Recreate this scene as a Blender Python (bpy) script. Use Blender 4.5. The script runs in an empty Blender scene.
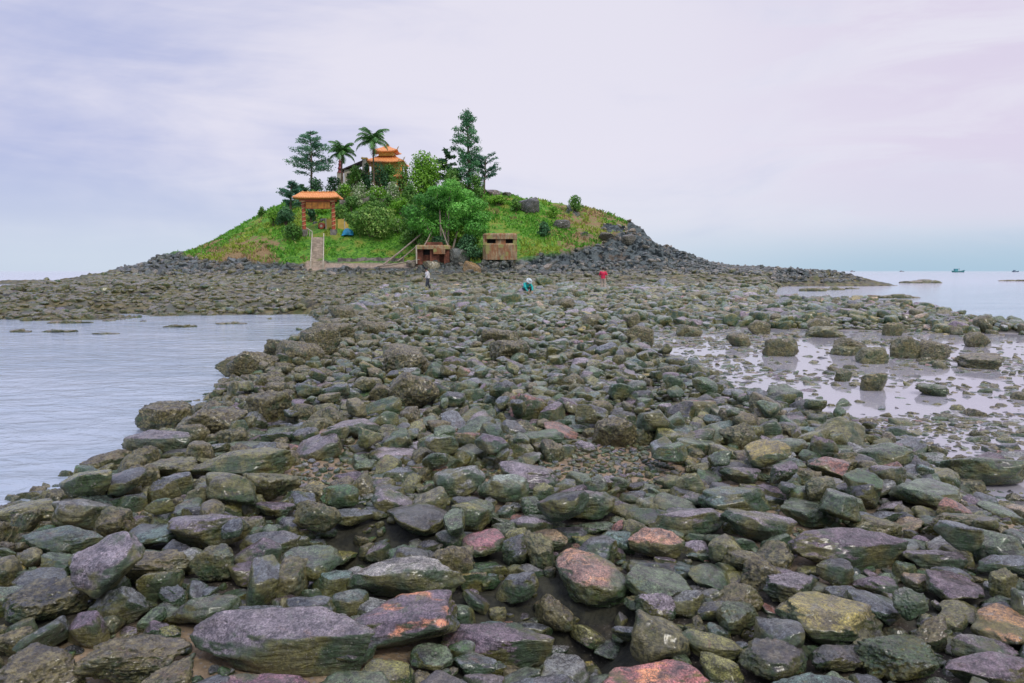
import bpy, bmesh, math, numpy as np
from mathutils import Vector, Matrix
RS = np.random.RandomState
rng = RS(7)
scene = bpy.context.scene
C = scene.collection
F = 683.0
CAMZ = 2.1
PITCH = math.atan((341.5 - 271.0) / F)
RAD = math.radians
# ------------------------------------------------------------------ noise
_perm = RS(3).rand(64 * 64 * 64).astype(np.float32)
def vnoise(x, y, z=None):
    if z is None: z = np.zeros_like(x)
    x = np.asarray(x, np.float64); y = np.asarray(y, np.float64); z = np.asarray(z, np.float64)
    xi = np.floor(x).astype(np.int64); yi = np.floor(y).astype(np.int64); zi = np.floor(z).astype(np.int64)
    fx, fy, fz = x - xi, y - yi, z - zi
    fx = fx*fx*(3-2*fx); fy = fy*fy*(3-2*fy); fz = fz*fz*(3-2*fz)
    def g(a, b, c): return _perm[((xi+a) & 63) * 4096 + ((yi+b) & 63) * 64 + ((zi+c) & 63)]
    x00 = g(0,0,0)*(1-fx)+g(1,0,0)*fx; x10 = g(0,1,0)*(1-fx)+g(1,1,0)*fx
    x01 = g(0,0,1)*(1-fx)+g(1,0,1)*fx; x11 = g(0,1,1)*(1-fx)+g(1,1,1)*fx
    a = x00*(1-fy)+x10*fy; b = x01*(1-fy)+x11*fy
    return a*(1-fz)+b*fz
def fbm(x, y, z=None, o=4, ridged=False):
    s = 0; a = 1; t = 0
    if z is None: z = np.zeros_like(np.asarray(x, float))
    for i in range(o):
        n = vnoise(x + 17.3*i, y + 5.1*i, z + 9.7*i)
        if ridged: n = 1 - np.abs(2*n-1)
        s = s + a*n; t += a; a *= 0.5
        x = x*2.03; y = y*2.03; z = z*2.03
    return s/t
def sstep(a, b, x):
    t = np.clip((x-a)/(b-a), 0, 1); return t*t*(3-2*t)
# ------------------------------------------------------------------ terrain
def px2x(px, Y): return (px-512.0)/F*Y
SIL = [(100,277),(140,275),(170,270),(200,259),(230,237),(258,218),(280,207),(300,201),(330,194),(360,191),(420,190),(470,191),(500,194),
       (540,200),(575,207),(605,214),(622,220),(636,229),(643,245),(665,251),(690,262),(720,267),(760,268),(800,271),(845,279),(870,290)]
SX = np.array([px2x(p, 115) for p, _ in SIL]); SZ = np.array([2.1+(271-y)*115/F for _, y in SIL])
XL_Y = [0,6.5,9,12,15,22,28,33,45]; XL_X = [-4.0,-4.2,-4.4,-4.8,-5.3,-6.3,-7.6,-10,-30]
XR_Y = [0,8.5,10.3,11.6,13.8,18.2,25,27]; XR_X = [5.2,5.0,4.6,4.1,3.8,3.3,2.9,2.6]
RL = [-1.1,-.9,-.75,-.66,-.60,-.545,-.5,-.3,.3,.44,.47,.50,.57,.66,.75,.9,1.1]
RY = [32,38,48,68,88,125,170,170,170,145,82,58,43,36,31,28,26]
def hillfac(x, y):
    t = (y-88.0)/27.0
    f = np.where(t < 1, np.clip(t,0,1)**0.92, 1-sstep(0,1,(t-1.12)/1.1))
    f = np.minimum(f, 1)
    zc = np.interp(x, SX, SZ, left=0.2, right=-1)
    return t, f, zc
def T(x, y, rough=True):
    x = np.asarray(x, float); y = np.asarray(y, float)
    r = x/np.maximum(y, 1.0)
    L = np.interp(r, RL, RY)
    bay = sstep(.365, .405, r)*sstep(47, 53, y)*sstep(108, 103, y)
    land = sstep(-3, 7, L - y + 5*(vnoise(x*.14+9, y*.14)-.5))
    ramp = np.interp(y, [0,20,45,62,75,88,200],[.42,.42,.42,.5,.95,1.75,1.75])
    # causeway edges
    xl = np.interp(y, XL_Y, XL_X); xr = np.interp(y, XR_Y, XR_X)
    wob = .7*(vnoise(x*.5+3, y*.5)-.5)
    leftw = sstep(-1.1, .9, x - xl + wob)
    leftreef = sstep(24.0, 37, y + 11.0*(fbm(x*.16, y*.34, o=4)-.5))
    lf = np.maximum(leftw, leftreef)
    rightw = sstep(-.5, 2.2, xr - x + wob*1.2)
    # right-hand cobble flats
    flat = .10 + .5*(fbm(x*.22+40, y*.22+7, o=3)-.5)
    pool = sstep(27, 23.5, y + .25*(x-8) + 3*(vnoise(x*.3, y*.3+8)-.5)) * sstep(2.2, 3.4, x)
    flat = flat*(1-pool) + pool*(-.17 + .26*(fbm(x*.5, y*.5, o=2)-.5))
    edge = sstep(40, 62, y - .9*np.clip(x-14, 0, 60))          # far, back to the platform
    rr = np.where((x > 3) & (y < 75), np.maximum(rightw, sstep(24, 36, y)*sstep(16,7,x)), 1)
    rr = np.maximum(rr, edge)
    g = ramp*rr + flat*(1-rr)
    g = g + .5*sstep(-10,-22,x)*sstep(33,44,y)*sstep(80,60,y)
    g = g*lf + (-.7)*(1-lf)
    land = land*(1-bay)
    g = g*land + (-.9)*(1-land)
    g = g + .10*(fbm(x*.55, y*.55, o=3)-.5)
    # small puddles on the causeway
    for (ax, ay, ar, dep) in ((1.52,7.6,.32,.62),(-1.0,3.9,.26,.35),(.25,3.05,.3,.3)):
        g = g - dep*np.exp(-(((x-ax)/ar)**2+((y-ay)/(ar*1.1))**2))
    t, f, zc = hillfac(x, y)
    h = np.maximum(zc - g, 0)*f
    n = fbm(x*.16, y*.16+3, o=3)-.5
    h = h*(1 + .10*n) 
    z = g + h
    if rough:
        rk = rockmask(x, y, z, zc)
        reef = sstep(26, 31, y)*sstep(-3,-9, x + .12*(y-30)) + sstep(58,72,y)
        reef = np.clip(reef,0,1)*(z > -.3)
        low = np.clip(1-h/1.2, 0, 1)
        z = z + reef*low*(1.0*(fbm(x*.32, y*.55, o=6, ridged=True)-.60))*sstep(-.6,.3,z)
        am = rk*sstep(.3,2.0,h)
        z = z + am*(2.9*(fbm(x*.34+.3*z, y*.5, o=7, ridged=True)-.58))
        z = z + (1-rk)*sstep(.3,2,h)*(.8*(fbm(x*.5+9, y*.5, o=3)-.5))
    return z
def rockmask(x, y, z, zc):
    p = 512 + x/np.maximum(y,1)*F
    lim = np.interp(p, [140,190,215,300,420,480,530,560,600,625,650,700],[6,3.8,3.3,3.2,2.9,3.6,3.7,4.7,6.2,8.2,30,30])
    nn = 2.4*(fbm(x*.25+30, y*.25, o=3)-.5)
    m = sstep(.5, -.5, z - lim - nn)
    # rock scar on the right slope
    m = np.maximum(m, sstep(.62,.72, fbm(x*.2+5, y*.2+2, o=3))*(p > 545))
    return m
CP = math.cos(PITCH); SP = math.sin(PITCH)
def ray(px, py):
    u = (px-512)/F; v = (341.5-py)/F
    return np.array([u, CP + v*SP, -SP + v*CP])
def at(px, py, z):
    d = ray(px, py); t = (z-CAMZ)/d[2]; return d*t + np.array([0,0,CAMZ])
def atY(px, py, Y):
    d = ray(px, py); t = Y/d[1]; return d*t + np.array([0,0,CAMZ])
def hit(px, py, y0=86.0, y1=130.0):
    d = ray(px, py); Y = np.arange(y0, y1, .05); t = Y/d[1]
    X = d[0]*t; Z = CAMZ + d[2]*t; H = T(X, Y)
    k = np.argmax(H >= Z) if (H >= Z).any() else np.argmin(Z-H)
    return np.array([X[k], Y[k], H[k]])
# ------------------------------------------------------------------ materials
def newmat(name):
    m = bpy.data.materials.new(name); m.use_nodes = True
    nt = m.node_tree; b = nt.nodes['Principled BSDF']
    return m, nt, b
class NT:
    def __init__(s, nt): s.nt = nt
    def n(s, t, **k):
        nd = s.nt.nodes.new('ShaderNode'+t)
        for a, v in k.items():
            if a.startswith('i_'):
                key = a[2:]; key = int(key) if key.isdigit() else key.replace('_', ' ')
                s.set(nd.inputs[key], v)
            else: setattr(nd, a, v)
        return nd
    def set(s, inp, v):
        if isinstance(v, bpy.types.NodeSocket): s.nt.links.new(v, inp)
        else: inp.default_value = v
    def math(s, op, a, b=0.0, clamp=False):
        nd = s.nt.nodes.new('ShaderNodeMath'); nd.operation = op; nd.use_clamp = clamp
        s.set(nd.inputs[0], a); s.set(nd.inputs[1], b); return nd.outputs[0]
    def mix(s, f, a, b, mode='MIX'):
        nd = s.nt.nodes.new('ShaderNodeMix'); nd.data_type = 'RGBA'; nd.blend_type = mode
        s.set(nd.inputs[0], f); s.set(nd.inputs[6], a if isinstance(a, bpy.types.NodeSocket) else (*a, 1) if len(a)==3 else a)
        s.set(nd.inputs[7], b if isinstance(b, bpy.types.NodeSocket) else (*b, 1) if len(b)==3 else b); return nd.outputs[2]
    def ramp(s, f, lo, hi, a=0.0, b=1.0):
        nd = s.nt.nodes.new('ShaderNodeMapRange'); nd.interpolation_type = 'SMOOTHSTEP'
        s.set(nd.inputs[0], f); nd.inputs[1].default_value = lo; nd.inputs[2].default_value = hi
        nd.inputs[3].default_value = a; nd.inputs[4].default_value = b; return nd.outputs[0]
    def noise(s, vec, scale, detail=4, rough=.55, dist=0.0):
        nd = s.n('TexNoise'); s.set(nd.inputs['Vector'], vec); nd.inputs['Scale'].default_value = scale
        nd.inputs['Detail'].default_value = detail; nd.inputs['Roughness'].default_value = rough
        nd.inputs['Distortion'].default_value = dist; return nd.outputs[0]
    def vor(s, vec, scale, feature='F1', out=0):
        nd = s.n('TexVoronoi'); nd.feature = feature; s.set(nd.inputs['Vector'], vec); nd.inputs['Scale'].default_value = scale
        return nd.outputs[out]
    def bump(s, h, strength, dist, normal=None):
        nd = s.n('Bump'); s.set(nd.inputs['Height'], h); nd.inputs['Strength'].default_value = strength
        nd.inputs['Distance'].default_value = dist
        if normal is not None: s.set(nd.inputs['Normal'], normal)
        return nd.outputs[0]
def rock_material(name, bumpd=.02, moss_amt=1.0):
    m, nt, b = newmat(name); N = NT(nt)
    tc = N.n('TexCoord').outputs['Object']; oi = N.n('ObjectInfo')
    off = N.math('MULTIPLY', oi.outputs['Random'], 37.0)
    cmb = N.n('CombineXYZ', i_X=off, i_Y=off); va = N.n('VectorMath', operation='ADD', i_0=tc, i_1=cmb.outputs[0]).outputs[0]
    at_ = N.n('Attribute', attribute_name='tint')
    tint = at_.outputs['Color']; crust = at_.outputs['Alpha']
    nz = N.n('SeparateXYZ', i_0=N.n('NewGeometry').outputs['Normal']).outputs[2]
    n1 = N.noise(va, 2.6, 4, .6, .4); n2 = N.noise(va, 11, 6, .68); n3 = N.noise(va, 48, 5, .75)
    st = N.n('Mapping', i_Vector=va); st.inputs['Scale'].default_value = (1.2,1.2,7.0); st.inputs['Rotation'].default_value = (.35,.2,0)
    n4 = N.noise(st.outputs[0], 5, 6, .7, .5)
    v = N.math('ADD', N.math('ADD', N.math('MULTIPLY', n2, .8), N.math('MULTIPLY', n3, .9)), N.math('MULTIPLY', n4, .5)); v = N.ramp(v, .84, 1.40, .22, 2.9)
    col = N.mix(1.0, tint, N.n('CombineColor', i_0=v, i_1=v, i_2=v).outputs[0], 'MULTIPLY')
    # second and third mineral colours in broad patches
    patch = N.ramp(N.noise(va, 3.3, 6, .68, 1.0), .50, .62)
    col = N.mix(N.math('MULTIPLY', patch, .6), col, N.mix(N.ramp(n2, .4, .62), (.07,.062,.066), (.235,.19,.18)))
    patch2 = N.ramp(N.noise(va, 4.6, 6, .7, .6), .60, .68)
    col = N.mix(N.math('MULTIPLY', patch2, .55), col, N.mix(n3, (.15,.06,.03), (.36,.20,.12)))
    patch3 = N.ramp(N.noise(va, 6.5, 6, .75, .4), .56, .66)
    col = N.mix(N.math('MULTIPLY', patch3, .5), col, (.36,.37,.34))
    gr = N.ramp(N.noise(va, 120, 3, .8), .38, .62, .55, 1.5); col = N.mix(1.0, col, N.n('CombineColor', i_0=gr, i_1=gr, i_2=gr).outputs[0], 'MULTIPLY')
    # algae: sides and some tops, its dark tone also deepening the sides' shade
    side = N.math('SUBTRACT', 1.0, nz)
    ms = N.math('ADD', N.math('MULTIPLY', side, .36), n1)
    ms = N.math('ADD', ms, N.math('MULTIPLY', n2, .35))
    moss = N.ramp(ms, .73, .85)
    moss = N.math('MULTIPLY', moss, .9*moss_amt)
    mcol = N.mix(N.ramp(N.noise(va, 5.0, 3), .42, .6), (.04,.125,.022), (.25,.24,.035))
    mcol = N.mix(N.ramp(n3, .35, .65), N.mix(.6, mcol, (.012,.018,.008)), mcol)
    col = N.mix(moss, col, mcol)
    # crusty oyster / weed coat
    vor = N.vor(va, 26); cr = N.math('MULTIPLY', crust, N.ramp(n2, .34, .56))
    ccol = N.mix(N.ramp(N.noise(va, 34, 5, .7), .4, .62), (.045,.04,.016), (.42,.36,.15))
    col = N.mix(N.math('MULTIPLY', cr, .85), col, ccol)
    # barnacle flecks, thin pale scratches
    vb = N.vor(va, 21); sp = N.math('MULTIPLY', N.ramp(vb, .19, .12), N.ramp(N.noise(va, 1.9, 2), .53, .6))
    col = N.mix(N.math('MULTIPLY', sp, .75), col, (.50,.49,.40))
    fl = N.math('MULTIPLY', N.ramp(N.vor(va, 75), .24, .14), N.ramp(N.noise(va, 7, 3), .5, .62))
    col = N.mix(N.math('MULTIPLY', fl, .7), col, (.42,.40,.33))
    nt.links.new(col, b.inputs['Base Color'])
    rg = N.ramp(N.noise(va, 6, 4), .35, .65, .14, .46)
    rg = N.math('ADD', rg, N.math('MULTIPLY', cr, .3)); nt.links.new(rg, b.inputs['Roughness'])
    b.inputs['Specular IOR Level'].default_value = .8; b.inputs['Coat Weight'].default_value = .55; b.inputs['Coat Roughness'].default_value = .22
    h = N.math('ADD', N.math('MULTIPLY', N.noise(va, 9, 9, .68), 1.0), N.math('MULTIPLY', N.math('MULTIPLY', vor, cr), .8))
    h = N.math('ADD', h, N.math('MULTIPLY', sp, .25))
    h = N.math('ADD', h, N.math('MULTIPLY', n4, .9)); h = N.math('ADD', h, N.math('MULTIPLY', n3, .25))
    nb = N.bump(N.noise(va, 38, 6, .8), .7, bumpd*1.3); nt.links.new(N.bump(h, 1.0, bumpd*3.6, nb), b.inputs['Normal'])
    return m
MAT = {}
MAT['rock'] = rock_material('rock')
def simple(name, col, rough=.7, var=.25, scale=3.0, bump=.0, col2=None, spec=.4, coord='Object'):
    m, nt, b = newmat(name); N = NT(nt)
    tc = N.n('TexCoord').outputs[coord]
    n = N.noise(tc, scale, 5, .6)
    c2 = col2 if col2 else tuple(c*(1-var) for c in col)
    c = N.mix(N.ramp(n, .38, .62), tuple(col), tuple(c2)); nt.links.new(c, b.inputs['Base Color'])
    b.inputs['Roughness'].default_value = rough; b.inputs['Specular IOR Level'].default_value = spec
    if bump: nt.links.new(N.bump(N.noise(tc, scale*4, 5, .6), .8, bump), b.inputs['Normal'])
    return m
def attr_mat(name, rough=.6, spec=.3, transl=0.0, var=.3, scale=2.0):
    m, nt, b = newmat(name); N = NT(nt)
    a = N.n('Attribute', attribute_name='tint').outputs['Color']
    n = N.noise(N.n('TexCoord').outputs['Object'], scale, 3)
    v = N.ramp(n, .35, .65, 1-var, 1+var)
    col = N.mix(1.0, a, N.n('CombineColor', i_0=v, i_1=v, i_2=v).outputs[0], 'MULTIPLY')
    nt.links.new(col, b.inputs['Base Color'])
    b.inputs['Roughness'].default_value = rough; b.inputs['Specular IOR Level'].default_value = spec
    if transl:
        tr = N.n('BsdfTranslucent', i_Color=col); mx = N.n('MixShader', i_0=transl, i_1=b.outputs[0], i_2=tr.outputs[0])
        nt.links.new(mx.outputs[0], nt.nodes['Material Output'].inputs[0])
    return m
MAT['leaf'] = attr_mat('foliage', .55, .3, .25)
MAT['bark'] = simple('bark', (.16,.12,.08), .9, .5, 5, .03)
MAT['pale_bark'] = simple('pale_bark', (.36,.30,.23), .9, .4, 5, .02)
def ground_material():
    m, nt, b = newmat('shore_ground'); N = NT(nt)
    tc = N.n('TexCoord').outputs['Object']
    at_ = N.n('Attribute', attribute_name='tint'); s = N.n('SeparateColor', i_0=at_.outputs['Color'])
    reef = s.outputs[0]; dry = s.outputs[1]
    n1 = N.noise(tc, 1.1, 4); n2 = N.noise(tc, 9, 6, .7); n3 = N.noise(tc, 60, 4, .7)
    sand = N.mix(N.ramp(n2, .38, .62), (.025,.022,.014), (.075,.06,.038))
    sand = N.mix(N.ramp(N.vor(tc, 55), .3, .1), sand, N.mix(n3, (.10,.09,.07), (.52,.46,.38)))
    mud = N.mix(N.ramp(n2, .4, .6), (.018,.02,.012), (.05,.05,.028))
    col = N.mix(N.ramp(n1, .47, .56), mud, sand)
    rf = N.mix(N.ramp(N.noise(tc, 1.7, 6, .7), .40, .60), (.018,.018,.010), (.19,.16,.07))
    rf = N.mix(N.ramp(N.noise(tc, .5, 4), .5, .62), rf, (.10,.105,.08))
    rf = N.mix(N.math('MULTIPLY', N.ramp(N.noise(tc, .9, 4), .52, .62), .6), rf, (.10,.12,.03))
    col = N.mix(reef, col, rf)
    ds = N.mix(N.ramp(n2, .4, .6), (.44,.32,.19), (.30,.22,.13)); ds = N.mix(N.ramp(N.vor(tc, 38), .32, .2), ds, N.mix(n3, (.08,.07,.06), (.6,.54,.46)))
    col = N.mix(dry, col, ds)
    col = N.mix(s.outputs[2], col, N.mix(N.ramp(n2, .4, .6), (.50,.46,.44), (.38,.35,.33)))  # pale pool bed, lending sky brightness to the water above
    nt.links.new(col, b.inputs['Base Color']); b.inputs['Roughness'].default_value = .6
    h = N.math('ADD', N.noise(tc, 3, 9, .75), N.math('MULTIPLY', N.vor(tc, 30), .12))
    nt.links.new(N.bump(h, .9, .12), b.inputs['Normal'])
    return m
def hill_material():
    m, nt, b = newmat('hill'); N = NT(nt)
    tc = N.n('TexCoord').outputs['Object']
    at_ = N.n('Attribute', attribute_name='tint'); s = N.n('SeparateColor', i_0=at_.outputs['Color'])
    rock = s.outputs[0]; dry = s.outputs[1]; bare = s.outputs[2]
    n1 = N.noise(tc, .35, 5, .65); n2 = N.noise(tc, 2.5, 5, .7); n3 = N.noise(tc, 1.1, 6, .7)
    g = N.mix(N.ramp(n2, .36, .62), (.04,.15,.018), (.18,.40,.04))
    g = N.mix(N.ramp(n1, .50, .60), g, N.mix(n2, (.34,.36,.06), (.16,.24,.035)))
    g = N.mix(N.ramp(N.math('ADD', n3, N.math('MULTIPLY', dry, .35)), .66, .78), g, (.30,.21,.10))
    rc = N.mix(N.ramp(n3, .42, .56), (.012,.020,.021), (.13,.16,.155))
    rc = N.mix(N.math('MULTIPLY', N.ramp(n1, .56, .66), .6), rc, (.20,.15,.10))
    col = N.mix(rock, g, rc)
    col = N.mix(bare, col, N.mix(N.ramp(n2, .4, .6), (.48,.38,.28), (.34,.27,.20)))
    nt.links.new(col, b.inputs['Base Color']); b.inputs['Roughness'].default_value = .8
    b.inputs['Specular IOR Level'].default_value = .25
    nt.links.new(N.bump(N.noise(tc, 1.6, 9, .75), 1.0, .5), b.inputs['Normal'])
    return m
def water_material():
    m, nt, b = newmat('sea_water'); N = NT(nt)
    tc = N.n('TexCoord').outputs['Object']; sx = N.n('SeparateXYZ', i_0=tc)
    mp = N.n('Mapping', i_Vector=tc); mp.inputs['Scale'].default_value = (.55, 1.0, 1)
    # sheltered pool right of the causeway is still; the open water ripples
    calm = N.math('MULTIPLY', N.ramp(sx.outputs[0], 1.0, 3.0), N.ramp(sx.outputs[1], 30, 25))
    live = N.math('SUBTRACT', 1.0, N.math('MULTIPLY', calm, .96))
    w = N.math('ADD', N.noise(mp.outputs[0], 2.6, 5, .6, .6), N.math('MULTIPLY', N.noise(mp.outputs[0], .55, 3, .5), 1.2))
    h = N.math('MULTIPLY', w, live)
    nt.links.new(N.bump(h, .75, .11), b.inputs['Normal'])
    n = N.noise(mp.outputs[0], .30, 5, .65)
    deep = N.mix(N.ramp(n, .35, .65), (.30,.37,.44), (.42,.48,.55))
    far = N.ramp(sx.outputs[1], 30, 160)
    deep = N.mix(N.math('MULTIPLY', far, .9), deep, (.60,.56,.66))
    col = N.mix(calm, deep, (.66,.64,.69))  # pale colour on the still pool stands in for bright reflected sky
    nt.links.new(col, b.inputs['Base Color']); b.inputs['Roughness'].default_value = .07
    b.inputs['IOR'].default_value = 1.34
    # shallow still water lets the bottom show through
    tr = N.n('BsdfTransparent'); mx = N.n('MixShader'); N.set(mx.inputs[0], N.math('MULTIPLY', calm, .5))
    gl = N.n('BsdfGlossy'); gl.inputs['Roughness'].default_value = .02
    fr = N.n('Fresnel'); fr.inputs['IOR'].default_value = 2.0
    m2 = N.n('MixShader'); N.set(m2.inputs[0], N.math('MULTIPLY', fr.outputs[0], 1.15, True)); nt.links.new(tr.outputs[0], m2.inputs[1]); nt.links.new(gl.outputs[0], m2.inputs[2])
    nt.links.new(b.outputs[0], mx.inputs[1]); nt.links.new(m2.outputs[0], mx.inputs[2])
    nt.links.new(mx.outputs[0], nt.nodes['Material Output'].inputs[0])
    return m
# ------------------------------------------------------------------ mesh helpers
def tag(o, label=None, cat=None, group=None, kind=None):
    if label: o['label'] = label
    if cat: o['category'] = cat
    if group: o['group'] = group
    if kind: o['kind'] = kind
    return o
def empty(name, loc, label, cat, group=None, rz=0):
    o = bpy.data.objects.new(name, None); C.objects.link(o); o.location = [float(v) for v in loc]; o.rotation_euler = (0,0,rz)
    return tag(o, label, cat, group)
def raw_mesh(name, V, Fs, tint=None, smooth=True):
    """Fs: list of int arrays (M,k)"""
    me = bpy.data.meshes.new(name); V = np.asarray(V, np.float32)
    me.vertices.add(len(V)); me.vertices.foreach_set('co', V.ravel())
    nl = sum(f.size for f in Fs); nf = sum(len(f) for f in Fs)
    me.loops.add(nl); me.polygons.add(nf)
    me.loops.foreach_set('vertex_index', np.concatenate([f.ravel() for f in Fs]).astype(np.int32))
    tot = np.concatenate([np.full(len(f), f.shape[1], np.int32) for f in Fs])
    st = np.concatenate([[0], np.cumsum(tot)[:-1]]).astype(np.int32)
    me.polygons.foreach_set('loop_start', st)
    me.polygons.foreach_set('use_smooth', np.full(nf, smooth))
    me.update(calc_edges=True)
    if tint is not None:
        t = np.asarray(tint, np.float32)
        if t.shape[1] == 3: t = np.hstack([t, np.zeros((len(t),1), np.float32)])
        a = me.attributes.new('tint', 'FLOAT_COLOR', 'POINT'); a.data.foreach_set('color', t.ravel())
    return me
class MB:
    def __init__(s): s.V = []; s.F3 = []; s.F4 = []; s.c = []; s.n = 0
    def add(s, V, faces, col=(1,1,1)):
        V = np.asarray(V, float).reshape(-1,3)
        faces = np.asarray(faces)
        (s.F3 if faces.shape[1] == 3 else s.F4).append(faces + s.n)
        s.V.append(V); col = np.asarray(col, float)
        s.c.append(np.tile(col, (len(V),1)) if col.ndim == 1 else col); s.n += len(V); return s
    def box(s, c, size, rz=0, taper=1.0, col=(1,1,1), bev=0.0):
        x, y, z = [v/2 for v in size]
        P = np.array([[sx*x*(taper if sz>0 else 1), sy*y*(taper if sz>0 else 1), sz*z] for sz in (-1,1) for sx,sy in ((-1,-1),(1,-1),(1,1),(-1,1))])
        ca, sa = math.cos(rz), math.sin(rz); P = P @ np.array([[ca,sa,0],[-sa,ca,0],[0,0,1]]) + np.array(c)
        return s.add(P, [[0,3,2,1],[4,5,6,7],[0,1,5,4],[1,2,6,5],[2,3,7,6],[3,0,4,7]], col)
    def tube(s, pts, rad, n=8, col=(1,1,1), cap=True):
        pts = np.asarray(pts, float); rad = np.broadcast_to(rad, (len(pts),)); V = []
        for i, p in enumerate(pts):
            d = pts[min(i+1,len(pts)-1)] - pts[max(i-1,0)]; d = d/(np.linalg.norm(d)+1e-9)
            u = np.cross(d, [0,0,1] if abs(d[2]) < .9 else [1,0,0]); u /= np.linalg.norm(u); w = np.cross(d, u)
            for k in range(n):
                a = 2*math.pi*k/n; V.append(p + rad[i]*(math.cos(a)*u + math.sin(a)*w))
        Fq = [[i*n+k, i*n+(k+1)%n, (i+1)*n+(k+1)%n, (i+1)*n+k] for i in range(len(pts)-1) for k in range(n)]
        s.add(V, Fq, col)
        if cap:
            for i in (0, len(pts)-1):
                ring = [V[i*n+k] for k in range(n)]; s.add(ring+[pts[i]], [[k,(k+1)%n,n] for k in range(n)], col)
        return s
    def build(s, name, mat, parent=None, smooth=False, loc=None):
        V = np.concatenate(s.V); Fs = [np.concatenate(f).astype(np.int64) for f in (s.F3, s.F4) if f]
        cc = np.concatenate(s.c)
        me = raw_mesh(name, V, Fs, cc, smooth); me.materials.append(mat)
        o = bpy.data.objects.new(name, me); C.objects.link(o); o.parent = parent
        if loc is not None: o.location = [float(v) for v in loc]
        return o
# ------------------------------------------------------------------ rock library
LOD = {}
for l in (2,3,4,5,6):
    bm = bmesh.new(); bmesh.ops.create_icosphere(bm, subdivisions=l, radius=1); bm.verts.ensure_lookup_table()
    LOD[l] = (np.array([v.co[:] for v in bm.verts]), np.array([[v.index for v in f.verts] for f in bm.faces])); bm.free()
NSH = 36
_cache = {}
def shape(k, l):
    key = (k, l)
    if key in _cache: return _cache[key]
    D, Fc = LOD[l]; D = D/np.linalg.norm(D, axis=1)[:,None]
    r_ = RS(100+k); K = r_.randint(9, 15)
    n = r_.normal(size=(K,3)); n /= np.linalg.norm(n, axis=1)[:,None]
    n = np.vstack([n, [[0.12*r_.normal(),0.12*r_.normal(),1],[0,0,-1]]]); n /= np.linalg.norm(n, axis=1)[:,None]
    o = r_.uniform(.72, 1.0, len(n)); o[-2] = r_.uniform(.55,.8); p = r_.uniform(9, 22)
    q = np.maximum(D @ n.T, 0)/o[None]
    r = (np.sum(q**p, axis=1)+ .35**p)**(-1/p)
    P = D*np.minimum(r, 1.25)[:,None]
    crusty = k >= 24
    a = P*1.6 + k*7.7
    r2 = (fbm(a[:,0], a[:,1], a[:,2], 3)-.5)*(.28)
    if l >= 3:
        a = P*(5.0) + k*3.3; r2 = r2 + (fbm(a[:,0], a[:,1], a[:,2], 4 if l > 4 else 2, ridged=crusty)-.5)*(.26 if crusty else .085)
    if crusty and l >= 5:
        a = P*14 + k; r2 = r2 + (fbm(a[:,0], a[:,1], a[:,2], 2)-.5)*.09
    P = P*(1+r2)[:,None]
    P = P/np.abs(P).max(axis=0)[None]
    _cache[key] = (P.astype(np.float32), Fc); return _cache[key]
def rot(yaw, tx, ty):
    return np.array(Matrix.Rotation(yaw,3,'Z') @ Matrix.Rotation(tx,3,'X') @ Matrix.Rotation(ty,3,'Y'))
PAL = {'slate grey':(.115,.13,.135),'green grey':(.10,.14,.075),'olive':(.17,.165,.045),'purple':(.145,.105,.125),'rust red':(.26,.115,.08),
       'pale grey':(.24,.25,.23),'teal grey':(.09,.14,.115),'crusty brown':(.155,.125,.055),'tan':(.34,.24,.13),'mauve':(.215,.18,.195),'dark green':(.045,.095,.028),'mustard':(.24,.19,.04),'charcoal':(.055,.06,.062)}
rocks = []   # dicts
def add_rock(x, y, z, a, b, c, yaw, tx, ty, k, tint, crust=0.0, **kw):
    d = dict(p=np.array([x,y,z],float), s=(a,b,c), R=rot(yaw,tx,ty), k=k, tint=np.array(tint)*(.85+.3*rng.rand()), crust=crust)
    dist = math.hypot(x, y) if y > 0 else 5
    d['px'] = 2*max(a, b)*F/max(y, 1.5); d['area'] = d['px']*(2*c*F/max(y,1.5) + 2*b*1.65*F/max(y,1.5)**2)
    d.update(kw)
    if kw.get('dk'): d['tint'] = d['tint']*np.array([.5,.47,.38])
    rocks.append(d); return d
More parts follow.
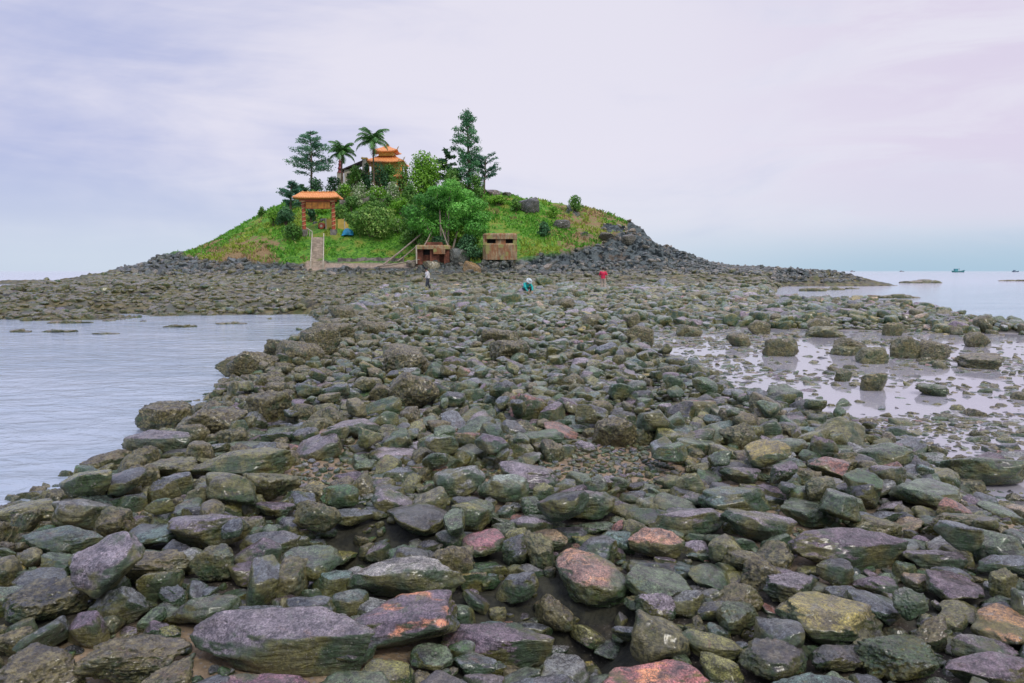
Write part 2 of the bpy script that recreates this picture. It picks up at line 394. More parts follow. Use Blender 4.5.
# heroes: x0,y0,x1,y1 in the photograph, colour, shape no, tilt about view axis, crust, landmark name, full label
H = [
 (-14,606,88,700,'crusty brown',25,.0,.8,'brown corner boulder','huge brown weed-coated boulder in the bottom left corner of the photo'),
 (84,600,182,672,'crusty brown',27,.1,.6,None,None),
 (190,612,380,656,'mauve',3,.05,.05,'long grey slab','long flat grey purple slab lying across the lower left, longest rock in front'),
 (213,647,312,700,'purple',5,.0,.2,'reddish purple boulder','reddish purple boulder with green sides at the bottom edge under the long slab'),
 (316,646,390,700,'green grey',7,.0,.2,None,None),
 (170,574,244,612,'green grey',8,-.05,.2,None,None),
 (231,592,294,616,'slate grey',2,.05,.0,None,None),
 (287,577,334,608,'slate grey',9,.0,.0,None,None),
 (-6,560,84,610,'charcoal',26,.1,.7,None,None),
 (168,494,248,540,'mustard',11,-.05,.35,'mustard sided block','angular block with flat purple top and mustard yellow side'),
 (118,510,176,540,'teal grey',4,-.12,.0,'flat teal slab','smooth flat teal grey slab left of the mustard sided block'),
 (-4,486,56,517,'olive',12,.0,.4,None,None),
 (52,482,120,524,'slate grey',13,.08,.4,'grey topped bank boulder','grey topped brown boulder at the water edge on the left'),
 (20,511,100,545,'teal grey',14,.0,.3,None,None),
 (233,520,298,546,'slate grey',15,-.2,.1,None,None),
 (270,527,324,565,'olive',16,.0,.05,None,None),
 (229,544,275,574,'purple',17,.05,.0,None,None),
 (192,529,241,570,'green grey',28,.0,.5,None,None),
 (312,551,354,586,'teal grey',18,.2,.0,None,None),
 (256,489,298,508,'purple',19,.05,.0,'small purple oval','smooth purple oval stone right of the mustard sided block'),
 (290,499,322,517,'purple',20,.0,.0,None,None),
 (323,517,366,546,'dark green',21,.0,.0,None,None),
 (239,456,298,494,'olive',29,.0,.5,None,None),
 (190,446,288,471,'olive',22,-.05,.15,'long pale olive rock','long pale olive rock in the middle of the left bank'),
 (187,467,239,496,'green grey',30,.0,.5,None,None),
 (125,423,198,448,'mauve',23,.05,.3,None,None),
 (82,438,125,468,'crusty brown',31,.0,.5,None,None),
 (104,540,192,572,'crusty brown',32,.0,.6,None,None),
 (340,566,472,640,'purple',0,-.16,.0,'orange veined slab','big dark purple slab with orange veins sloping up to the right, bottom centre'),
 (440,604,552,650,'purple',3,.10,.0,'low purple slab','low dark purple slab just right of the orange veined slab'),
 (546,564,634,632,'rust red',1,.12,.1,'rust topped boulder','boulder with rust brown top and green sides in the bottom centre'),
 (598,630,724,700,'rust red',6,.02,.0,'red orange boulder','red and orange smooth boulder at the bottom edge right of centre'),
 (457,515,504,549,'rust red',10,.0,.15,'red capped cobble','rounded dark red cobble with green sides in the middle foreground'),
 (613,548,692,592,'green grey',4,.16,.05,'grey green wedge','grey green wedge shaped boulder behind the rust topped boulder'),
 (545,477,614,512,'mauve',2,-.05,.0,'pink grey flat rock','pinkish grey flat topped rock in the centre of the cobbles'),
 (345,546,462,588,'pale grey',12,.0,.0,'sandy grey slab','flat pale grey slab partly under sand behind the orange veined slab'),
 (450,487,491,524,'olive',13,.1,.1,None,None),
 (386,486,452,528,'charcoal',14,.1,.15,None,None),
 (407,625,452,656,'green grey',15,.0,.1,None,None),
 (411,650,474,700,'charcoal',16,.0,.2,None,None),
 (454,633,496,660,'slate grey',17,.0,.0,None,None),
 (480,650,580,700,'slate grey',18,-.15,.0,'grey bottom slab','sloping slate grey slab cut by the bottom edge near the centre'),
 (328,612,388,652,'charcoal',19,.0,.0,None,None),
 (494,556,538,592,'slate grey',20,-.1,.0,None,None),
 (624,578,654,598,'tan',21,.0,.0,'small tan stone','small smooth orange tan stone between the rust topped boulder and wedge'),
 (528,515,574,540,'tan',33,.0,.2,'ochre rough stone','rough pale ochre stone in the centre foreground'),
 (574,519,618,556,'slate grey',22,.0,.05,None,None),
 (630,514,684,548,'rust red',23,.12,.0,'orange purple stone','orange and purple stone behind the grey green wedge'),
 (436,456,486,486,'pale grey',5,-.1,.0,None,None),
 (478,462,532,494,'pale grey',8,.0,.0,'pale green flat rock','pale green grey flat rock in the centre of the cobbles'),
 (498,452,558,479,'mauve',9,.1,.0,None,None),
 (517,421,562,441,'dark green',10,.0,.05,None,None),
 (612,615,662,632,'slate grey',11,.0,.0,None,None),
 (330,500,372,522,'slate grey',7,.0,.0,None,None),
 (775,569,884,632,'mustard',16,.05,.15,'mustard topped boulder','large rounded boulder with mustard olive top in the lower right'),
 (859,607,944,668,'dark green',24,.0,.25,'dark green round boulder','big round dark green boulder near the bottom right'),
 (972,583,1040,638,'rust red',12,.05,.1,'orange brown edge boulder','orange brown boulder cut by the right edge of the photo'),
 (732,616,806,668,'charcoal',26,.0,.35,None,None),
 (805,621,864,656,'charcoal',27,.0,.2,None,None),
 (760,655,870,705,'teal grey',0,.03,.0,'teal bottom slab','flat teal grey slab at the bottom edge under the mustard boulder'),
 (675,610,747,644,'olive',1,.1,.1,None,None),
 (722,502,808,532,'mauve',19,.08,.0,'pink oblong rock','smooth pinkish grey oblong rock on the right'),
 (788,515,903,556,'purple',3,.10,.05,'ridged purple slab','long ridged purple slab just right of the pink oblong rock'),
 (903,533,964,562,'mauve',2,.0,.0,'smooth mauve slab','smooth mauve grey slab on the right beside a patch of sand'),
 (918,554,980,592,'purple',4,.05,.1,None,None),
 (760,554,816,592,'mauve',30,.0,.1,None,None),
 (818,542,856,574,'charcoal',6,.0,.05,None,None),
 (846,571,908,614,'slate grey',7,.25,.0,None,None),
 (856,559,902,583,'purple',8,.05,.0,None,None),
 (850,502,906,533,'olive',28,.1,.5,'barnacled olive rock','rounded olive rock dotted with white barnacles on the right'),
 (890,467,957,500,'green grey',10,.1,.0,'grey green hump','large grey green hump with purple flecks on the right'),
 (867,454,906,481,'mauve',11,.0,.0,None,None),
 (918,497,1002,529,'crusty brown',29,.05,.3,None,None),
 (942,447,1034,480,'dark green',13,.02,.2,'big mossy slab','big flat mossy dark green slab at the right edge'),
 (947,640,1040,674,'purple',14,.0,.1,None,None),
 (950,620,1014,648,'purple',15,.0,.1,None,None),
 (696,478,770,504,'teal grey',16,.0,.0,'teal flat rock','teal grey flat topped rock left of the pink oblong rock'),
 (782,484,840,517,'green grey',17,.0,.1,None,None),
 (648,500,722,523,'mauve',18,.0,.0,None,None),
 (722,457,768,475,'mauve',19,.0,.0,None,None),
 (762,427,805,448,'green grey',20,.0,.1,None,None),
 (857,431,911,459,'green grey',21,-.2,.0,'green sloping wedge','grey green wedge sloping to the left near the tide pool'),
 (807,446,853,471,'rust red',22,.2,.0,None,None),
 (980,542,1036,564,'slate grey',23,.0,.0,None,None),
 (985,554,1017,584,'olive',31,.0,.2,None,None),
 (905,558,932,578,'tan',5,.0,.0,None,None),
 (765,331,797,358,'crusty brown',32,.0,.7,'tall pool boulder','rounded brown boulder standing in the tide pool with its reflection below'),
 (727,330,751,348,'crusty brown',33,.0,.6,'squat pool boulder','squat brown boulder in the tide pool left of the tall one'),
 (676,320,701,338,'crusty brown',34,.0,.6,None,None),
 (804,322,843,339,'olive',25,.0,.5,None,None),
 (829,343,859,357,'olive',26,.0,.5,'flat pool boulder','flat topped olive boulder alone in the middle of the tide pool'),
 (886,330,921,360,'crusty brown',27,.2,.7,'pointed pool boulder','largest pointed brown boulder on the far side of the tide pool'),
 (858,343,889,366,'olive',28,-.3,.5,None,None),
 (857,365,889,393,'mustard',29,-.2,.5,'leaning pool boulder','leaning mustard brown boulder at the near edge of the tide pool'),
 (955,350,1001,371,'crusty brown',30,.0,.7,'blocky pool boulder','blocky brown boulder low in the right part of the tide pool'),
 (833,368,851,383,'crusty brown',31,.0,.4,None,None),
 (884,318,903,337,'mustard',32,.0,.6,None,None),
 (917,382,947,398,'green grey',33,.0,.2,None,None),
 (389,372,438,413,'crusty brown',34,.1,1.,'dark crusty boulder','tall dark brown oyster crusted boulder standing up left of centre'),
 (383,350,430,378,'crusty brown',35,.0,1.,'second crusty boulder','brown crusty boulder just behind the tall dark crusty one'),
 (491,342,532,364,'crusty brown',24,.0,1.,'far crusty boulder','low brown crusty boulder behind the centre cobbles'),
 (552,300,579,316,'crusty brown',25,.0,1.,None,None),
 (326,411,378,432,'mauve',12,.0,.1,None,None),
 (131,394,192,430,'crusty brown',26,.1,1.,'bank edge crusty boulder','brown crusty boulder jutting out into the water on the left bank'),
 (186,399,245,430,'crusty brown',27,.0,1.,None,None),
 (219,360,255,379,'crusty brown',28,.0,.8,None,None),
 (264,342,301,367,'crusty brown',29,.0,1.,'far bank boulder','brown crusty boulder at the far end of the left bank'),
 (243,385,288,417,'crusty brown',30,.1,1.,None,None),
 (300,330,340,362,'crusty brown',31,.0,1.,None,None),
 (150,448,200,470,'olive',32,.0,.5,None,None),
]
res = .03; GX0, GX1, GY0, GY1 = -11, 15, 1.6, 25
NX, NY = int((GX1-GX0)/res), int((GY1-GY0)/res)
occ = np.zeros((NY, NX), np.float32)
def patch(x, y, a, b, yaw, sc=1.0):
    R = max(a,b)*sc; i0 = max(int((x-R-GX0)/res),0); i1 = min(int((x+R-GX0)/res)+1, NX); j0 = max(int((y-R-GY0)/res),0); j1 = min(int((y+R-GY0)/res)+1, NY)
    if i1 <= i0 or j1 <= j0: return None
    xx = (np.arange(i0,i1)+.5)*res+GX0-x; yy = (np.arange(j0,j1)+.5)*res+GY0-y
    ca, sa = math.cos(yaw), math.sin(yaw); u = xx[None]*ca+yy[:,None]*sa; v = -xx[None]*sa+yy[:,None]*ca
    return (slice(j0,j1), slice(i0,i1)), (u/(a*sc))**2+(v/(b*sc))**2
for i, (x0,y0,x1,y1,cn,k,roll,crust,lm,full) in enumerate(H):
    r_ = RS(i)
    cx = (x0+x1)/2; z0 = .42
    for _ in range(4):
        p = at(cx, y1-1, z0 + (.11 if y1 > 415 else .0)); z0 = max(float(T(p[0], p[1]+.1)), 0.0)
    d = p[1]; w = (x1-x0)/F*d*1.10; hh = CAMZ - z0
    D = w*r_.uniform(.55,.85); ext = (y1-y0)/F*d*math.cos(0.0)
    Hh = ext - D*hh/(d+D/2); Hh = float(np.clip(Hh, .22*w, .85*w))
    if ext - D*hh/(d+D/2) < .22*w: D = max((ext-Hh)*d/hh, .35*w)
    if (x1-x0)/(y1-y0) > 3.0: Hh = min(Hh, .19*w)
    if y1 < 400 and x0 > 640: Hh *= .85
    c = Hh/2*1.5; D *= 1.2; w *= 1.03; yaw = r_.uniform(-.18,.18)
    cy = d + D/2
    add_rock(p[0]*cy/d, cy, z0 + Hh*(.5 if not (y1 < 400 and x0 > 640) else .22)+.03, w/2, D/2*1.05, c, yaw, r_.uniform(-.12,.12), roll, k, PAL[cn], crust, cname=cn, lm=lm, full=full, hero=i)
    pt = patch(p[0]*cy/d, cy, w/2, D/2, yaw, .95)
    if pt: occ[pt[0]][pt[1] < 1] = 3
NHERO = len(rocks)
names = list(PAL); 
def pick(x, y, r_):
    """colour of a stone from where it lies"""
    left = float(np.clip((-x - 1.2 - .05*y)/2.5, 0, 1)) if y < 27 else 0
    far = float(np.clip((y-18)/30, 0, 1))
    pb = max(left*.75, far*.45*(vnoise(np.array(x*.25+3), np.array(y*.25))>.45), .10)
    if x > 5 and y < 24: pb = .35
    if r_.rand() < pb: return ('crusty brown' if r_.rand() < .6 else 'olive'), True
    w = [('slate grey',20),('green grey',30),('olive',18),('purple',9),('rust red',2.5),('pale grey',6),('teal grey',7),('tan',1.5),('mauve',8),('dark green',13),('charcoal',14),('mustard',2)]
    s = sum(q for _,q in w); t = r_.rand()*s
    for n, q in w:
        t -= q
        if t <= 0: return n, False
    return 'slate grey', False
def sand_gap(x, y): return vnoise(x*1.1+50, y*1.1+20)
fr = RS(21)
for (lo, hi, tries, allow, ymax) in ((.23,.34,600,.14,25),(.16,.25,9000,.20,25),(.11,.17,18000,.26,25),(.08,.125,34000,.34,22),(.05,.08,34000,.34,10),(.024,.045,16000,.15,6.5)):
    ys = np.sqrt(fr.uniform(2.0**2, ymax**2, tries)); xs = fr.uniform(-1, 1, tries)*(ys*.87+2.0)
    tz = T(xs, ys)
    for x, y, z in zip(xs, ys, tz):
        if z < -.5: continue
        dry = x > 4 and y > 7.5
        if z < 0.03 and fr.rand() > ((.06 if vnoise(x*.45+3,y*.45) < .5 else .5) if dry else .3): continue
        
        if x < -12 or x > 15: continue
        if .04 < lo < .2 and sand_gap(x, y) > .80 and y < 6.5: continue
        if y < 6 and hi > .17: hi_ = .17
        else: hi_ = hi
        a = fr.uniform(min(lo,.13), hi_) if hi_ != hi else fr.uniform(lo, hi)*(.82 if y > 8 else 1); b = a*fr.uniform(.55,.92); yaw = fr.normal()*.5 if fr.rand() < .65 else fr.uniform(0,3.14)
        pt = patch(x, y, a, b, yaw, .84)
        if pt is None: continue
        sub = occ[pt[0]]; msk = pt[1] < 1
        f = sub[msk].mean() if msk.any() else 1
        if f > allow: continue
        cn, crusty = pick(x, y, fr)
        slab = fr.rand() < .45; c = a*((fr.uniform(.26,.40) if slab else fr.uniform(.45,.75)) if not crusty else fr.uniform(.55,.9))
        if z < 0: z = max(z, -c*.9)
        k = fr.randint(24,36) if crusty and fr.rand() < .8 else fr.randint(0,28)
        add_rock(x, y, z + c*fr.uniform(.2,.8) + f*.6*c - (.12 if dry and z<.3 else 0)*(c*.6/.1 if c<.1 else 1)*.3, a, b, c, yaw, fr.normal()*.2, fr.normal()*.24, k, PAL[cn], (fr.uniform(.5,1) if crusty else (.2 if fr.rand()<.3 else 0)), cname=cn)
        sub[msk] = np.maximum(sub[msk], 1)
# second layer of stones lying on top of others
for _ in range(650):
    y = math.sqrt(fr.uniform(3**2, 22**2)); x = fr.uniform(-.9, .9)*(y*.8)
    if not (-6 < x < 5.5): continue
    z = float(T(x, y)); jj, ii = int((y-GY0)/res), int((x-GX0)/res)
    if z < .15 or occ[jj, ii] > 1.5: continue
    a = fr.uniform(.08,.2); cn, crusty = pick(x, y, fr); c = a*fr.uniform(.4,.6)
    add_rock(x, y, z+.12+c*.8, a, a*fr.uniform(.6,.9), c, fr.uniform(0,3), fr.normal()*.3, fr.normal()*.3, fr.randint(0,30), PAL[cn], .6*crusty, cname=cn)
# middle and far distance
def scatter(y0, y1, cell, smin, smax, rlim=.86, only=0):
    ny = int((y1-y0)/cell)
    for j in range(ny):
        y_ = y0 + j*cell; n = int(2*rlim*y_/cell)
        xs = -rlim*y_ + (np.arange(n)+.5+fr.uniform(-.5,.5,n))*cell; ys = y_ + fr.uniform(-.5,.5,n)*cell
        zs = T(xs, ys); big = vnoise(xs*.4+7, ys*.4+2)
        for x, y, z, bg in zip(xs, ys, zs, big):
            if only and -only < x < only+3.5: continue
            if z < -.22 or (z < .03 and fr.rand() > .38) or (z < -.08 and fr.rand() > .3): continue
            reef = (x < -6.5 - .15*(y-28)) or y > 62
            if reef and y > 45 and fr.rand() < .35: continue
            a = math.exp(fr.uniform(math.log(smin), math.log(smax)))*(.8+.6*bg)
            if reef: a *= .7
            cn, crusty = pick(x, y, fr)
            if reef: crusty = fr.rand() < .8; cn = 'crusty brown' if crusty else cn
            c = a*fr.uniform(.42,.85)*(.75 if reef else 1)
            add_rock(x, y, z + c*(fr.uniform(.1,.8) if not reef else fr.uniform(-.3,.5)), a, a*fr.uniform(.6,.95), c, fr.uniform(0,3.14), fr.normal()*.15, fr.normal()*.15,
                     fr.randint(24,36) if crusty else fr.randint(0,24), PAL[cn], (.9 if crusty else 0)*(.5 if reef else 1), cname=cn, dk=reef)
scatter(14, 25, .36, .13, .36, .86, 11)
scatter(25, 40, .37, .15, .42)
scatter(40, 62, .46, .18, .52)
scatter(62, 90, .85, .28, .85, .62)
# a few larger dark boulders on the flats
for (px, py, w) in ((560,312,1.1),(650,300,1.0),(440,318,.9),(500,350,.9),(330,345,1.1),(300,368,1.0),(345,322,1.2),(690,300,1.3),(255,372,.9),(640,345,.8),(760,322,.9),(590,330,.8),(372,338,.9),(850,338,.9),(935,342,.8),(975,332,.8),(820,320,.9)):
    p = at(px, py, .4); z = float(T(p[0], p[1]))
    add_rock(p[0], p[1], max(z,0)+.18, w/2, w*.4, w*.33, 0, 0, .1, 24+int(px) % 12, PAL['crusty brown'], 1., cname='crusty brown')
def proj(p):
    v = np.array(p) - np.array([0,0,CAMZ]); dep = v[1]*CP - v[2]*SP; up = v[1]*SP + v[2]*CP
    return 512+F*v[0]/dep, 341.5-F*up/dep
def verts_of(r, l):
    P, Fc = shape(r['k'], l)
    if 'hero' in r and l >= 5:
        a = P*2.1 + r['hero']*1.7; P = P*(1+.22*(fbm(a[:,0],a[:,1],a[:,2],4)-.5))[:,None]
    V = (P*np.array(r['s'])) @ r['R'].T
    return V, Fc
def lod(px): return 6 if px > 85 else 5 if px > 34 else 4 if px > 17 else 3 if px > 7 else 2
vis = []
for i, r in enumerate(rocks):
    u, v = proj(r['p']); r['uv'] = (u, v)
    if -10 < u < 1034 and 280 < v < 700: vis.append(i)
vis.sort(key=lambda i: (-1e9 if 'hero' in rocks[i] else 0) - rocks[i]['area'])
solo = set(vis[:298])
# labels
lms = [r for r in rocks[:NHERO] if r.get('lm')]
used = {}
def rel(r):
    best = sorted(lms, key=lambda q: (q['uv'][0]-r['uv'][0])**2 + (1.6*(q['uv'][1]-r['uv'][1]))**2)
    for q in best[:1]:
        dx = r['uv'][0]-q['uv'][0]; dy = r['uv'][1]-q['uv'][1]; dd = math.hypot(dx, 1.6*dy)
        hz = 'left of' if dx < 0 else 'right of'; vt = 'behind' if dy < 0 else 'in front of'
        if abs(dx) > 1.6*abs(dy)*1.5: w = hz
        elif abs(dy)*1.6 > abs(dx)*1.8: w = vt
        else: w = ('behind and ' if dy < 0 else 'in front and ') + hz
        how = 'just ' if dd < 75 else '' if dd < 150 else 'well '
        return how + w + ' the ' + q['lm'], dd
ORD = ['', 'second ', 'third ', 'fourth ', 'fifth ', 'sixth ', 'seventh ', 'eighth ', 'ninth ', 'tenth ']
todo = []
for i in sorted(solo, key=lambda i: i):
    r = rocks[i]
    if r.get('full'): r['label'] = r['full']; continue
    sz = r['px']; big = 'large' if sz > 75 else 'medium' if sz > 48 else 'small' if sz > 34 else 'tiny'
    a, b, c = r['s']; shp = 'flat' if c/a < .45 else 'rounded' if c/a < .6 else 'chunky'
    w, dd = rel(r); todo.append((f"{big} {shp} {r['cname']} rock {w}", dd, r))
from collections import defaultdict
dct = defaultdict(list)
for t, dd, r in todo: dct[t].append((dd, r))
for t, lst in dct.items():
    lst.sort(key=lambda q: q[0])
    for n, (dd, r) in enumerate(lst):
        if len(lst) == 1: r['label'] = t
        else: r['label'] = (('nearest ' if n == 0 else ORD[min(n,9)] + 'nearest ') + t)
TWO = {'orange veined slab':((.17,.125,.15),(.08,.10,.09),(.62,.24,.10)), 'red orange boulder':((.40,.15,.13),(.20,.10,.11),(.70,.30,.12)), 'rust topped boulder':((.34,.19,.14),(.07,.10,.05),(.5,.25,.12)),
 'mustard sided block':((.22,.19,.24),(.30,.23,.05),None), 'mustard topped boulder':((.30,.25,.06),(.09,.09,.04),None), 'red capped cobble':((.30,.12,.13),(.07,.12,.05),None), 'grey topped bank boulder':((.24,.25,.25),(.20,.16,.07),None),
 'orange brown edge boulder':((.42,.22,.08),(.20,.10,.06),(.55,.30,.08)), 'pink grey flat rock':((.34,.27,.28),(.08,.12,.06),None), 'reddish purple boulder':((.26,.12,.16),(.08,.11,.05),None), 'orange purple stone':((.42,.22,.13),(.2,.13,.18),None), 'pale green flat rock':((.27,.33,.26),(.12,.16,.10),None), 'sandy grey slab':((.36,.34,.30),(.2,.18,.14),None)}
def ext_label(s): return ' '.join(s.split()[:16])
for i in sorted(solo, key=lambda i: -rocks[i]['area']):
    r = rocks[i]; V, Fc = verts_of(r, lod(r['px']) if 'hero' not in r else max(5, lod(r['px'])))
    tint = np.tile([*r['tint'], r['crust']], (len(V),1))
    if r.get('lm') in TWO:
        tc_, sc_, vein = TWO[r['lm']]; q = shape(r['k'], 4)[0][:0]; nl = V[:,2]/r['s'][2]; nv = fbm(V[:,0]*9, V[:,1]*9, V[:,2]*9, 3)-.5
        m = sstep(.15,.45, nl+nv*.8)[:,None]; tint[:,:3] = np.array(sc_)*(1-m)+np.array(tc_)*m
        if vein: rv = (sstep(.80,.90, fbm(V[:,0]*4+2*V[:,1]+3, V[:,1]*9, V[:,2]*5, 3, ridged=True))*m[:,0])[:,None]*.8; tint[:,:3] = tint[:,:3]*(1-rv)+np.array(vein)*rv
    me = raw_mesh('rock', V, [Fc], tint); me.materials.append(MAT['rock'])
    big = r['px'] > 60
    o = bpy.data.objects.new('boulder' if max(r['s']) > .27 else 'cobble', me); C.objects.link(o); o.location = [float(v) for v in r['p']]
    tag(o, ext_label(r['label']), 'rock', 'individual rocks lying on the causeway and in the pools')
bl = defaultdict(list)
for i, r in enumerate(rocks):
    if i not in solo: bl[(r['k'], lod(r['px']))].append(r)
VV = []; FF = []; TT = []; off = 0
for (k, l), rs in bl.items():
    P, Fc = shape(k, l); A = np.stack([r['R'] @ np.diag(r['s']) for r in rs]); t = np.stack([r['p'] for r in rs])
    V = np.einsum('nij,vj->nvi', A, P) + t[:,None]
    VV.append(V.reshape(-1,3)); FF.append((Fc[None] + (np.arange(len(rs))*len(P))[:,None,None] + off).reshape(-1,3)); off += len(rs)*len(P)
    TT.append(np.repeat(np.stack([[*r['tint'], r['crust']] for r in rs]), len(P), axis=0))
print('rocks', len(rocks), 'verts', off)
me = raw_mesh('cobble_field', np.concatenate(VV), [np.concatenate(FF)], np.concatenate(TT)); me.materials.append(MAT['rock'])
o = bpy.data.objects.new('cobble_field', me); C.objects.link(o)
tag(o, 'countless smaller wet stones covering the causeway and the flats out to the island', 'rocks', kind='stuff')
# ------------------------------------------------------------------ ground + hill sheets
xs = np.concatenate([np.arange(-105,-62,.32), np.arange(-62,58,.24), np.arange(58,100,.32)])
ys = np.concatenate([np.arange(-6, 26, .16), np.arange(26, 88, .28), np.arange(88,112,.18), np.arange(112,152,.35)])
X, Y = np.meshgrid(xs, ys); Z = T(X, Y)
_, f_, zc_ = hillfac(X, Y); Z0 = T(X, Y, False)
hm = (np.maximum(zc_ - 1.75, 0)*f_)
P = np.stack([X, Y, Z], -1).reshape(-1,3); ny, nx = X.shape
idx = np.arange(ny*nx).reshape(ny, nx)
Q = np.stack([idx[:-1,:-1], idx[:-1,1:], idx[1:,1:], idx[1:,:-1]], -1).reshape(-1,4)
ishill = (hm.reshape(-1)[Q].mean(1) > .35)
keep = P[:,2][Q].max(1) > -1.5
rk = rockmask(X, Y, Z, zc_)
PXX = 512 + X/np.maximum(Y,1)*F; PYY = 271 - (Z-CAMZ)/np.maximum(Y,1)*F
bare = sstep(4,0,np.abs(PXX-368)-42)*sstep(3.2,1.5,np.abs(PYY-265.5))*(Y>86)
bare = np.maximum(bare, sstep(2,0,np.abs(PXX-317)-9)*sstep(3,1,np.abs(PYY-267)-4)*(Y>86))
dryg = np.clip(sstep(170,200,PXX)*sstep(300,270,PXX)*sstep(225,250,PYY) + sstep(520,580,PXX)*.8, 0, 1)
tint = np.stack([rk, dryg, bare], -1).reshape(-1,3)
reefm = np.clip(sstep(26,31,Y)*sstep(-3,-9,X+.12*(Y-30)) + sstep(50,72,Y) + sstep(24,30,Y)*.6, 0, 1)
sandm = sstep(.66,.76,sand_gap(X, Y))*(Y<7)*(Z>.1)
sheenm = sstep(.06,-.04,Z)*(X > 1.5)*(Y > 7)*(Y < 60)  # pool bed coloured pale so the pool looks bright with reflected sky
tg = np.stack([reefm, sandm, sheenm], -1).reshape(-1,3)
def sub(mask, t, name, mat, label, kind='structure'):
    q = Q[mask]; u, inv = np.unique(q, return_inverse=True)
    me = raw_mesh(name, P[u], [inv.reshape(-1,4)], t[u]); me.materials.append(mat)
    o = bpy.data.objects.new(name, me); C.objects.link(o); tag(o, label, kind=kind); return o
sub(~ishill & keep, tg, 'ground', ground_material(), 'sandy bed and brown reef rock under and between the stones')
sub(ishill, tint, 'hill', hill_material(), 'steep grassy islet with dark rock at its foot')
# sea
b_ = MB(); g = [-6000,-400,-60,60,400,6000]; hgt = [-60,60,400,2000,9000]
for i in range(5):
    for j in range(4): b_.add([[g[i],hgt[j],0],[g[i+1],hgt[j],0],[g[i+1],hgt[j+1],0],[g[i],hgt[j+1],0]], [[0,1,2,3]])
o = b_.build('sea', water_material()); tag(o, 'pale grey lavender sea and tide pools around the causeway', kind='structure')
# seabed, so the still pool has a bottom everywhere
b_ = MB(); b_.add([[-6000,-60,-1.6],[6000,-60,-1.6],[6000,9000,-1.6],[-6000,9000,-1.6]], [[0,1,2,3]])
o = b_.build('seabed', simple('seabed', (.12,.11,.08), .9, .3, .5)); tag(o, 'muddy seabed', kind='structure')
exec_later = []
#--PART2--
# ------------------------------------------------------------------ rocks at the foot of the islet (countless)
def field(name, label, gen, pal, mat=None):
    VV=[];FF=[];TT=[];off=0
    for (p, s, R, k, l, col, cr) in gen:
        Pn, Fc = shape(k, l); V = (Pn*np.array(s)) @ R.T + p
        VV.append(V); FF.append(Fc+off); off += len(V); TT.append(np.tile([*col, cr], (len(V),1)))
    me = raw_mesh(name, np.concatenate(VV), [np.concatenate(FF)], np.concatenate(TT)); me.materials.append(mat or MAT['rock'])
    o = bpy.data.objects.new(name, me); C.objects.link(o); tag(o, label, 'rocks', kind='stuff'); return o
def gen_foot():
    r_ = RS(5); n = 15000
    ps = r_.uniform(120, 860, n); Ys = r_.uniform(84, 116, n); xs = (ps-512)/F*Ys; zs = T(xs, Ys)
    _, f, zc = hillfac(xs, Ys); rk = rockmask(xs, Ys, zs, zc); pr = 271-(zs-CAMZ)/Ys*F
    for p, x, y, z, m, v in zip(ps, xs, Ys, zs, rk, pr):
        if m < .5 or z < .6: continue
        if 325 < p < 412 and 260 < v < 269: continue
        if 308 < p < 327 and v > 225: continue
        if z > 3.5 and p > 540 and r_.rand() < .65: continue
        if p < 300 and r_.rand() < .45: continue
        a = math.exp(r_.uniform(math.log(.14), math.log(.75 if p < 560 else .5))); hi = p>570 and z>5.5+1.5*vnoise(np.array(x*.3),np.array(y*.3))
        q = r_.rand(); col = (.022,.036,.036) if q < .55 else (.085,.115,.11) if q < .85 else (.17,.155,.11) if q < .95 else (.24,.20,.15)
        if hi: col = [(.17,.125,.07),(.11,.085,.055),(.2,.16,.09)][r_.randint(3)]
        yield (np.array([x,y,z-.05*a]), (a*1.25, a*r_.uniform(.5,.9), a*r_.uniform(.35,.8)), rot(r_.uniform(0,3.1), r_.normal()*.45, r_.normal()*.45), r_.randint(24,36), 4 if a>.5 else 3, col, .15)
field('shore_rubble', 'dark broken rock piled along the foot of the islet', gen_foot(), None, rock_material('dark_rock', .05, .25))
# ------------------------------------------------------------------ vegetation
def leaf_cloud(mb, blobs, n, size, cols, seed=0, flat=1.0, squash=1.0, hollow=.55):
    r_ = RS(seed); vol = np.array([b[1][0]*b[1][1]*b[1][2] for b in blobs]); vol = vol**.66/np.sum(vol**.66)
    ks = r_.choice(len(blobs), n, p=vol); bc = r_.rand(len(blobs))
    c = np.array([blobs[k][0] for k in ks]); R = np.array([blobs[k][1] for k in ks])
    d = r_.normal(size=(n,3)); d /= np.linalg.norm(d,axis=1)[:,None]; rad = hollow + (1-hollow)*r_.rand(n)**.7
    rad = rad*(.8+.35*vnoise(d[:,0]*3+ks*3, d[:,1]*3, d[:,2]*3)*1.2)
    p = c + d*R*rad[:,None]
    nrm = d + r_.normal(size=(n,3))*.6; nrm /= np.linalg.norm(nrm,axis=1)[:,None]
    u = np.cross(nrm, r_.normal(size=(n,3))); u /= np.linalg.norm(u,axis=1)[:,None]; w = np.cross(nrm, u)
    s = size*(.6+.8*r_.rand(n)); u = u*s[:,None]; w = w*(s*flat)[:,None]
    V = np.stack([p-u*.9, p-w*.5, p+u*.9, p+w*.5], 1).reshape(-1,3)
    cols = np.array(cols); t = np.clip(bc[ks]*.55 + .45*r_.rand(n), 0, .999)*(len(cols)-1)
    i = t.astype(int); fc = (t-i)[:,None]; cc = cols[i]*(1-fc)+cols[np.minimum(i+1,len(cols)-1)]*fc
    cc = cc*(.75+.5*r_.rand(n))[:,None]
    mb.add(V, np.arange(4*n).reshape(n,4), np.repeat(cc, 4, axis=0)); return mb
G_BRIGHT = [(.08,.22,.02),(.19,.42,.04),(.36,.60,.08)]
G_MID = [(.04,.13,.025),(.12,.28,.05),(.25,.42,.09)]
G_DARK = [(.03,.08,.035),(.06,.17,.07),(.13,.28,.11)]
